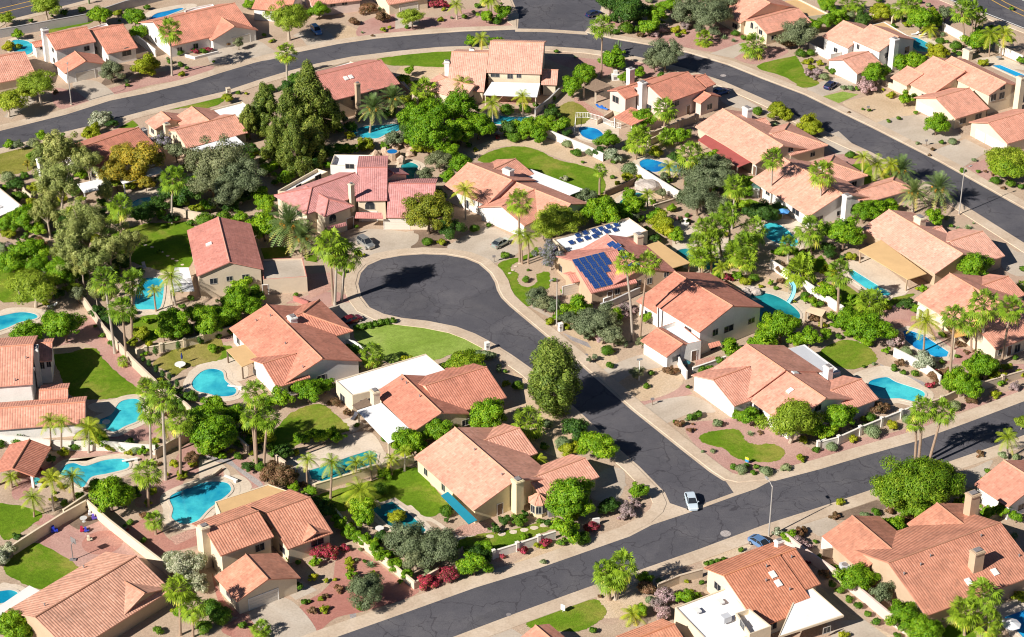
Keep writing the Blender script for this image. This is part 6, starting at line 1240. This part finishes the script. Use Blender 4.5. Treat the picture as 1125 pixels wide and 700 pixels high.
plants('23','c 200 250 70 c 130 270 40 c 60 320 64 c 110 270 50 c 20 280 40 c 265 220 26 c 460 180 96 c 395 210 40 F 655 195 650 295 74 g 750 215 32 d 900 235 64 g 835 310 46 y 870 345 48 c 1005 330 84 s 730 330 26 Q 700 395 690 435 52 c 880 600 106 c 930 560 50 c 870 510 50 s 240 660 42 y 545 15 26 s 600 20 20 s 700 270 30 s 900 300 26 y 25 370 30')
plants('33','c 205 555 50 d 50 625 42 d 15 650 36 l 165 600 26 l 130 660 46 l 185 630 26 r 405 215 27 s 465 180 28 s 505 168 26 g 597 210 28 a 765 260 30 s 680 432 20 g 722 448 32 s 748 425 18 s 800 432 18 s 782 463 19 g 845 455 34 v 980 190 128 v 1050 160 70 c 1080 240 64 c 770 180 52 c 730 170 30 c 820 190 30 c 700 175 28 s 237 18 24 s 450 25 14 l 110 690 24 r 620 210 14 r 470 215 10 r 480 240 10')
plants('43','c 185 185 82 c 110 260 46 d 40 230 62 y 240 293 28 g 345 258 44 y 445 225 32 g 135 333 33 s 330 185 34 y 300 190 26 r 390 135 46 g 525 190 36 F 600 125 578 430 60 F 565 190 560 420 48 F 705 140 628 425 58 V 590 520 185 V 470 560 120 V 710 520 110 V 530 600 100 V 640 580 90 g 1080 385 25 g 1010 375 28 Q 1035 280 1035 395 54 r 860 95 30 r 835 90 18 y 980 62 28 r 980 55 16 l 1070 22 30 g 765 120 36 c 840 30 68 c 790 20 50 c 740 20 40 c 830 600 42 c 940 660 42 c 1010 660 40 c 1080 690 36 g 305 685 28 s 360 665 28 r 155 685 26 v 1110 205 36 c 660 660 30 y 780 620 30')
plants('04','w 35 260 50 w 0 300 50 w 960 340 106 w 880 300 60 w 1020 430 54 F 790 75 780 200 46 F 805 95 808 250 44 F 915 440 925 690 70 F 985 540 990 700 64 s 1045 650 46 s 1090 560 50 s 810 665 30 s 1060 545 30 c 60 640 90 c 300 660 62 c 120 680 52 c 180 640 50 d 90 190 26 s 670 110 20 m 655 150 10 s 735 205 22 s 735 215 14 c 930 570 34 s 640 130 12 y 100 660 30 F 320 660 320 720 46 y 900 560 26')
plants('14','c 720 110 40 c 760 170 40 c 800 190 34 c 840 195 35 c 880 225 32 c 900 250 35 c 940 280 38 c 1000 330 35 c 1060 380 32 c 825 90 56 c 825 40 50 y 1000 90 46 o 1060 210 98 o 1090 310 64 y 765 312 28 c 770 380 28 a 870 325 40 y 890 375 22 r 715 450 26 y 580 395 28 o 850 460 92 o 800 440 40 s 825 540 25 s 535 523 22 s 555 518 14 y 618 505 18 r 575 565 28 y 640 555 26 m 610 270 50 m 655 265 46 c 590 310 30 m 735 245 30 F 310 655 310 695 50 s 215 640 26 s 105 590 56 s 50 540 42 s 30 650 36 s 505 440 30 y 645 410 16 y 690 405 14 y 770 340 22 s 500 320 20 s 455 300 18 s 20 575 20')
plants('24','o 200 240 92 o 90 235 86 o 60 300 50 o 250 290 44 m 250 380 50 m 225 360 30 m 140 420 46 m 180 410 30 c 380 330 66 c 430 250 44 c 350 350 40 m 630 260 30 m 740 215 32 m 520 285 18 c 850 150 70 c 870 50 74 m 980 135 36 s 985 668 24 c 240 45 38 d 380 280 50 d 440 300 30 d 1030 40 40 d 1085 10 36 y 730 240 16 s 40 380 26 c 800 130 30')
plants('34','F 45 385 48 508 70 F 110 320 75 508 72 F 20 350 45 510 56 F 90 390 85 505 56 r 235 450 56 c 235 400 40 Q 140 590 170 612 58 c 200 555 40 l 330 490 58 l 320 570 56 l 290 530 40 c 445 500 46 c 400 500 28 c 485 495 30 s 545 325 20 s 570 318 22 s 600 310 22 s 630 303 18 s 722 252 18 w 910 165 30 c 960 185 36 l 1010 215 40 l 1055 240 30 r 1020 165 36 r 1040 150 24 s 1100 210 14 s 560 440 18 s 520 420 16')
plants('44','c 265 400 82 c 200 400 40 c 320 420 40 o 390 480 62 c 500 590 80 c 540 560 40 c 600 670 82 s 620 615 26 s 655 610 28 s 690 605 26 s 640 640 26 c 780 590 30 F 815 560 815 690 76 F 915 470 890 640 80 F 940 620 935 710 70 s 130 430 28 s 178 465 25 s 223 505 25 s 268 543 28 s 318 585 25 s 362 622 28 s 465 695 25 c 445 125 50 c 420 110 30 r 520 90 42 s 505 150 28 y 1095 495 34 y 200 690 28 s 70 290 18 m 10 320 16')
# ---- the low planting that fills the yards
def inpoly(q,P):
    c=False; n=len(P); x,y=q
    for i in range(n):
        x0,y0=P[i]; x1,y1=P[i-1]
        if (y0>y)!=(y1>y) and x<(x1-x0)*(y-y0)/(y1-y0)+x0: c=not c
    return c
NOGO=[P for nm,P in KEEP if nm in('road','driveway','terrace','gutter')]+[[tuple(q) for q in P] for P,_ in POOLS]
LAWN=[P for nm,P in KEEP if nm=='lawn']
def fill(fk,s,n,kinds,r0,r1,seed):
    P=pl(s,fk); rr=random.Random(seed); xs=[q[0] for q in P]; ys=[q[1] for q in P]; k=0; t=0
    while k<n and t<n*40:
        t+=1; q=(rr.uniform(min(xs),max(xs)),rr.uniform(min(ys),max(ys)))
        if not inpoly(q,P): continue
        w=G(*q)[:2]
        if any(inside(W,w,.6) for W in FOOT) or any(inpoly(w,Z) for Z in NOGO): continue
        if any(inpoly(w,Z) for Z in LAWN) and rr.random()<.9: continue
        if any(np.linalg.norm(w-c)<math.sqrt(abs(area2(Z))/3.14)+1.6 for Z,c in POOLS): continue
        r=rr.uniform(r0,r1)*F/proj((w[0],w[1],0))[2]
        if any(math.hypot(q[0]-a[7],q[1]-a[8])<.75*(r+min(a[4],r)) for a in PL): continue
        plant(rr.choice(kinds.split()),q[0],q[1]-r*.4,r); k+=1
fill('P','0,160 60,150 130,200 150,300 90,330 0,320',64,'b d f v y o d b',.8,2.0,1)
fill('P','130,200 300,160 330,215 250,250 150,240',42,'d b d s o y f',.8,2.2,2)
fill('P','300,90 460,90 480,150 330,180',34,'b d f s o y',.8,2.0,3)
fill('P','440,110 640,110 640,150 450,170',24,'b d s f y',.6,1.6,4)
fill('P','640,150 780,180 830,300 700,300 640,230',50,'f d b s y o',.6,1.8,5)
fill('P','830,230 960,290 960,400 860,340',34,'b s f d y r',.6,1.7,6)
fill('P','960,300 1125,360 1125,430 980,400',14,'f s y r',.5,1.2,7)
fill('P','120,300 260,340 260,400 150,390',22,'s d f b',.6,1.5,8)
fill('P','140,420 200,430 400,520 330,540 230,500',42,'b s f d r y',.6,1.5,9)
fill('P','0,470 190,490 210,590 100,560 0,540',17,'s f y r d',.4,1.1,10)
fill('P','390,470 640,540 640,600 420,620',25,'b d f s y',.5,1.4,11)
fill('P','960,0 1110,20 1110,80 1000,60',20,'b s f d y g',.5,1.4,12)
fill('P','560,0 780,0 780,45 680,40',22,'d b s o g',.8,2.0,13)
fill('P','560,330 720,380 690,430 640,400',12,'o s g y r',.5,1.2,14)
fill('P','400,0 570,0 560,40 410,50',10,'s g r y',.4,1.0,15)
fill('P','0,40 210,0 300,60 0,130',14,'s g y f r',.4,1.0,16)
fill('P','880,440 1000,440 960,500 800,530',7,'s g y',.4,.9,17)
fill('P','880,560 1125,470 1125,700 900,650',23,'s f g y r',.4,1.2,18)
fill('P','560,600 860,580 900,640 560,700',11,'s g r y',.4,.9,19)
fill('P','280,590 440,560 480,640 300,690',11,'g y s r',.35,.8,20)
fill('P','840,90 1125,180 1125,260 900,130',11,'s g y r',.35,.8,21)
fill('P','740,400 900,460 850,540 740,500',7,'s g r',.35,.7,22)
# ------------------------------------------------------------------ labels that single out: look + place among its like
for d,fk,x,y,r in [('the cul-de-sac','P',468,318,14),('the round lawn','P',460,378,9),('the kidney lawn','33',720,325,7),('the junction corner','P',735,560,6),('the oval lawn','24',870,590,6),('the curved lawn','21',700,200,9),('the dark shaded lawn','02',420,560,8),
  ('the stepping-stone lawn','01',850,600,8),('the backyard lawn','13',560,220,8),('the cul-de-sac palms','12',695,213,3),('the pale palo verde','10',450,160,5),('the silver-blue car','P',760,552,3),('the side road','P',690,490,5),('the top side road','P',610,15,6),('the upper left road','P',110,127,6),('the upper right road','P',1000,175,6),('the highway','P',60,15,8),('the cross road','P',960,515,8),('the sunlit small lawn','42',210,520,6),('the toy-strewn yard','04',480,180,8),('the triple palms','43',600,430,3),('the tall pines','10',500,640,6),('the white pool slide','32',960,220,3),('the solar roof','s',340,420,1)]:
    p=G(*fr(fk)(x,y)); q=fr(fk)(x,y); ANCH.append((d,q[0],q[1],p[:2],r))
ORD=['','second','third','fourth','fifth','sixth','seventh','eighth','ninth','tenth','eleventh','twelfth','thirteenth','fourteenth','fifteenth','sixteenth']
NUM={2:'two',3:'three',4:'four',5:'five',6:'six',7:'seven',8:'eight',9:'nine',10:'ten',11:'eleven',12:'twelve',13:'thirteen',14:'fourteen',15:'fifteen',16:'sixteen'}
items=[]
for (k,o,x,y,r,R,p,cx,cy) in PL:
    look=KIND[k]['look']; sh=KIND[k].get('sh')
    if k=='F':
        h=proj(p)[1]-cy; look=('short' if h<16 else 'tall' if h>36 else 'medium')+' fan palm'
    elif k in 'QD' : pass
    elif sh and k not in 'ai': look=('small ' if R<.75 else 'large ' if R>1.7 else '')+look
    elif k in 'codv': look=('small ' if R<1.6 else 'large ' if R>3.2 else '')+look
    items.append((o,look,x,y,np.array(p[:2])))
for (o,look,cat,grp) in PLAIN:
    p=np.array(o.location); x,y,_=proj(p); tag(o,None,cat,grp); items.append((o,look,x,y,p[:2]))
for o in [o for o in bpy.data.objects if o.get('category')=='stepping stone']:
    c=np.mean([v.co for v in o.data.vertices],axis=0); x,y,_=proj(c); items.append((o,'flat stepping stone',x,y,np.array(c[:2])))
grp={}
for it in items:
    o,look,x,y,p=it
    a=min(ANCH,key=lambda A:np.linalg.norm(A[3]-p)-A[4]*.8); dx,dy=x-a[1],(y-a[2])*1.6; pre='an' if look[0] in 'aeiou' else 'a'
    if np.linalg.norm(a[3]-p)<a[4]*.35: rel='beside'
    elif abs(dx)>abs(dy): rel='left of' if dx<0 else 'right of'
    else: rel='behind' if dy<0 else 'in front of'
    grp.setdefault((look,rel,a[0]),[]).append(it)
for (look,rel,an),L in grp.items():
    n=len(L); horiz=(max(i[2] for i in L)-min(i[2] for i in L))>=(max(i[3] for i in L)-min(i[3] for i in L))
    L.sort(key=lambda i:i[2] if horiz else i[3]); e0,e1=('leftmost','rightmost') if horiz else ('farthest','nearest')
    for k,it in enumerate(L):
        if n==1: t=f'{look} {rel} {an}'
        elif k==0: t=f'{look}, {e0} of {NUM[n]} {rel} {an}'
        elif k==n-1: t=f'{look}, {e1} of {NUM[n]} {rel} {an}'
        else: t=f'{look}, {ORD[k]} from {"left" if horiz else "farthest"} of {NUM[n]} {rel} {an}'
        it[0]['label']=t

# ------------------------------------------------------------------ light, camera
w=bpy.data.worlds.new('World'); scn.world=w; w.use_nodes=True; nt=w.node_tree
sky=nt.nodes.new('ShaderNodeTexSky'); sky.sky_type='NISHITA'; sky.sun_disc=False
SEL=math.radians(34.2); SAZ=math.radians(38.5)   # shadows fall to the right and away
to_sun=Vector((-math.cos(SAZ)*math.cos(SEL),-math.sin(SAZ)*math.cos(SEL),math.sin(SEL)))
sky.sun_elevation=SEL; sky.sun_rotation=math.atan2(to_sun.x,to_sun.y)
nt.links.new(sky.outputs[0],nt.nodes['Background'].inputs[0]); nt.nodes['Background'].inputs[1].default_value=.05; sky.altitude=2500; sky.air_density=.65; sky.dust_density=.15
sl=bpy.data.lights.new('sun','SUN'); sl.energy=5.0; sl.angle=math.radians(.53); sl.color=(1,.95,.87)
so=bpy.data.objects.new('sun',sl); COL.objects.link(so); so.rotation_euler=to_sun.to_track_quat('Z','Y').to_euler(); so.location=to_sun*300
cd=bpy.data.cameras.new('camera'); co=bpy.data.objects.new('camera',cd); COL.objects.link(co)
co.location=tuple(CAM); co.rotation_euler=(math.pi/2-PITCH,0,0); cd.sensor_width=36; cd.lens=F/1125*36; cd.clip_start=5; cd.clip_end=4000; scn.camera=co
scn.view_settings.view_transform='Standard'; scn.view_settings.look='None'; scn.view_settings.gamma=1; scn.view_settings.exposure=.62
scn.cycles.max_bounces=6; scn.cycles.diffuse_bounces=3
scn.cycles.filter_width=1.1
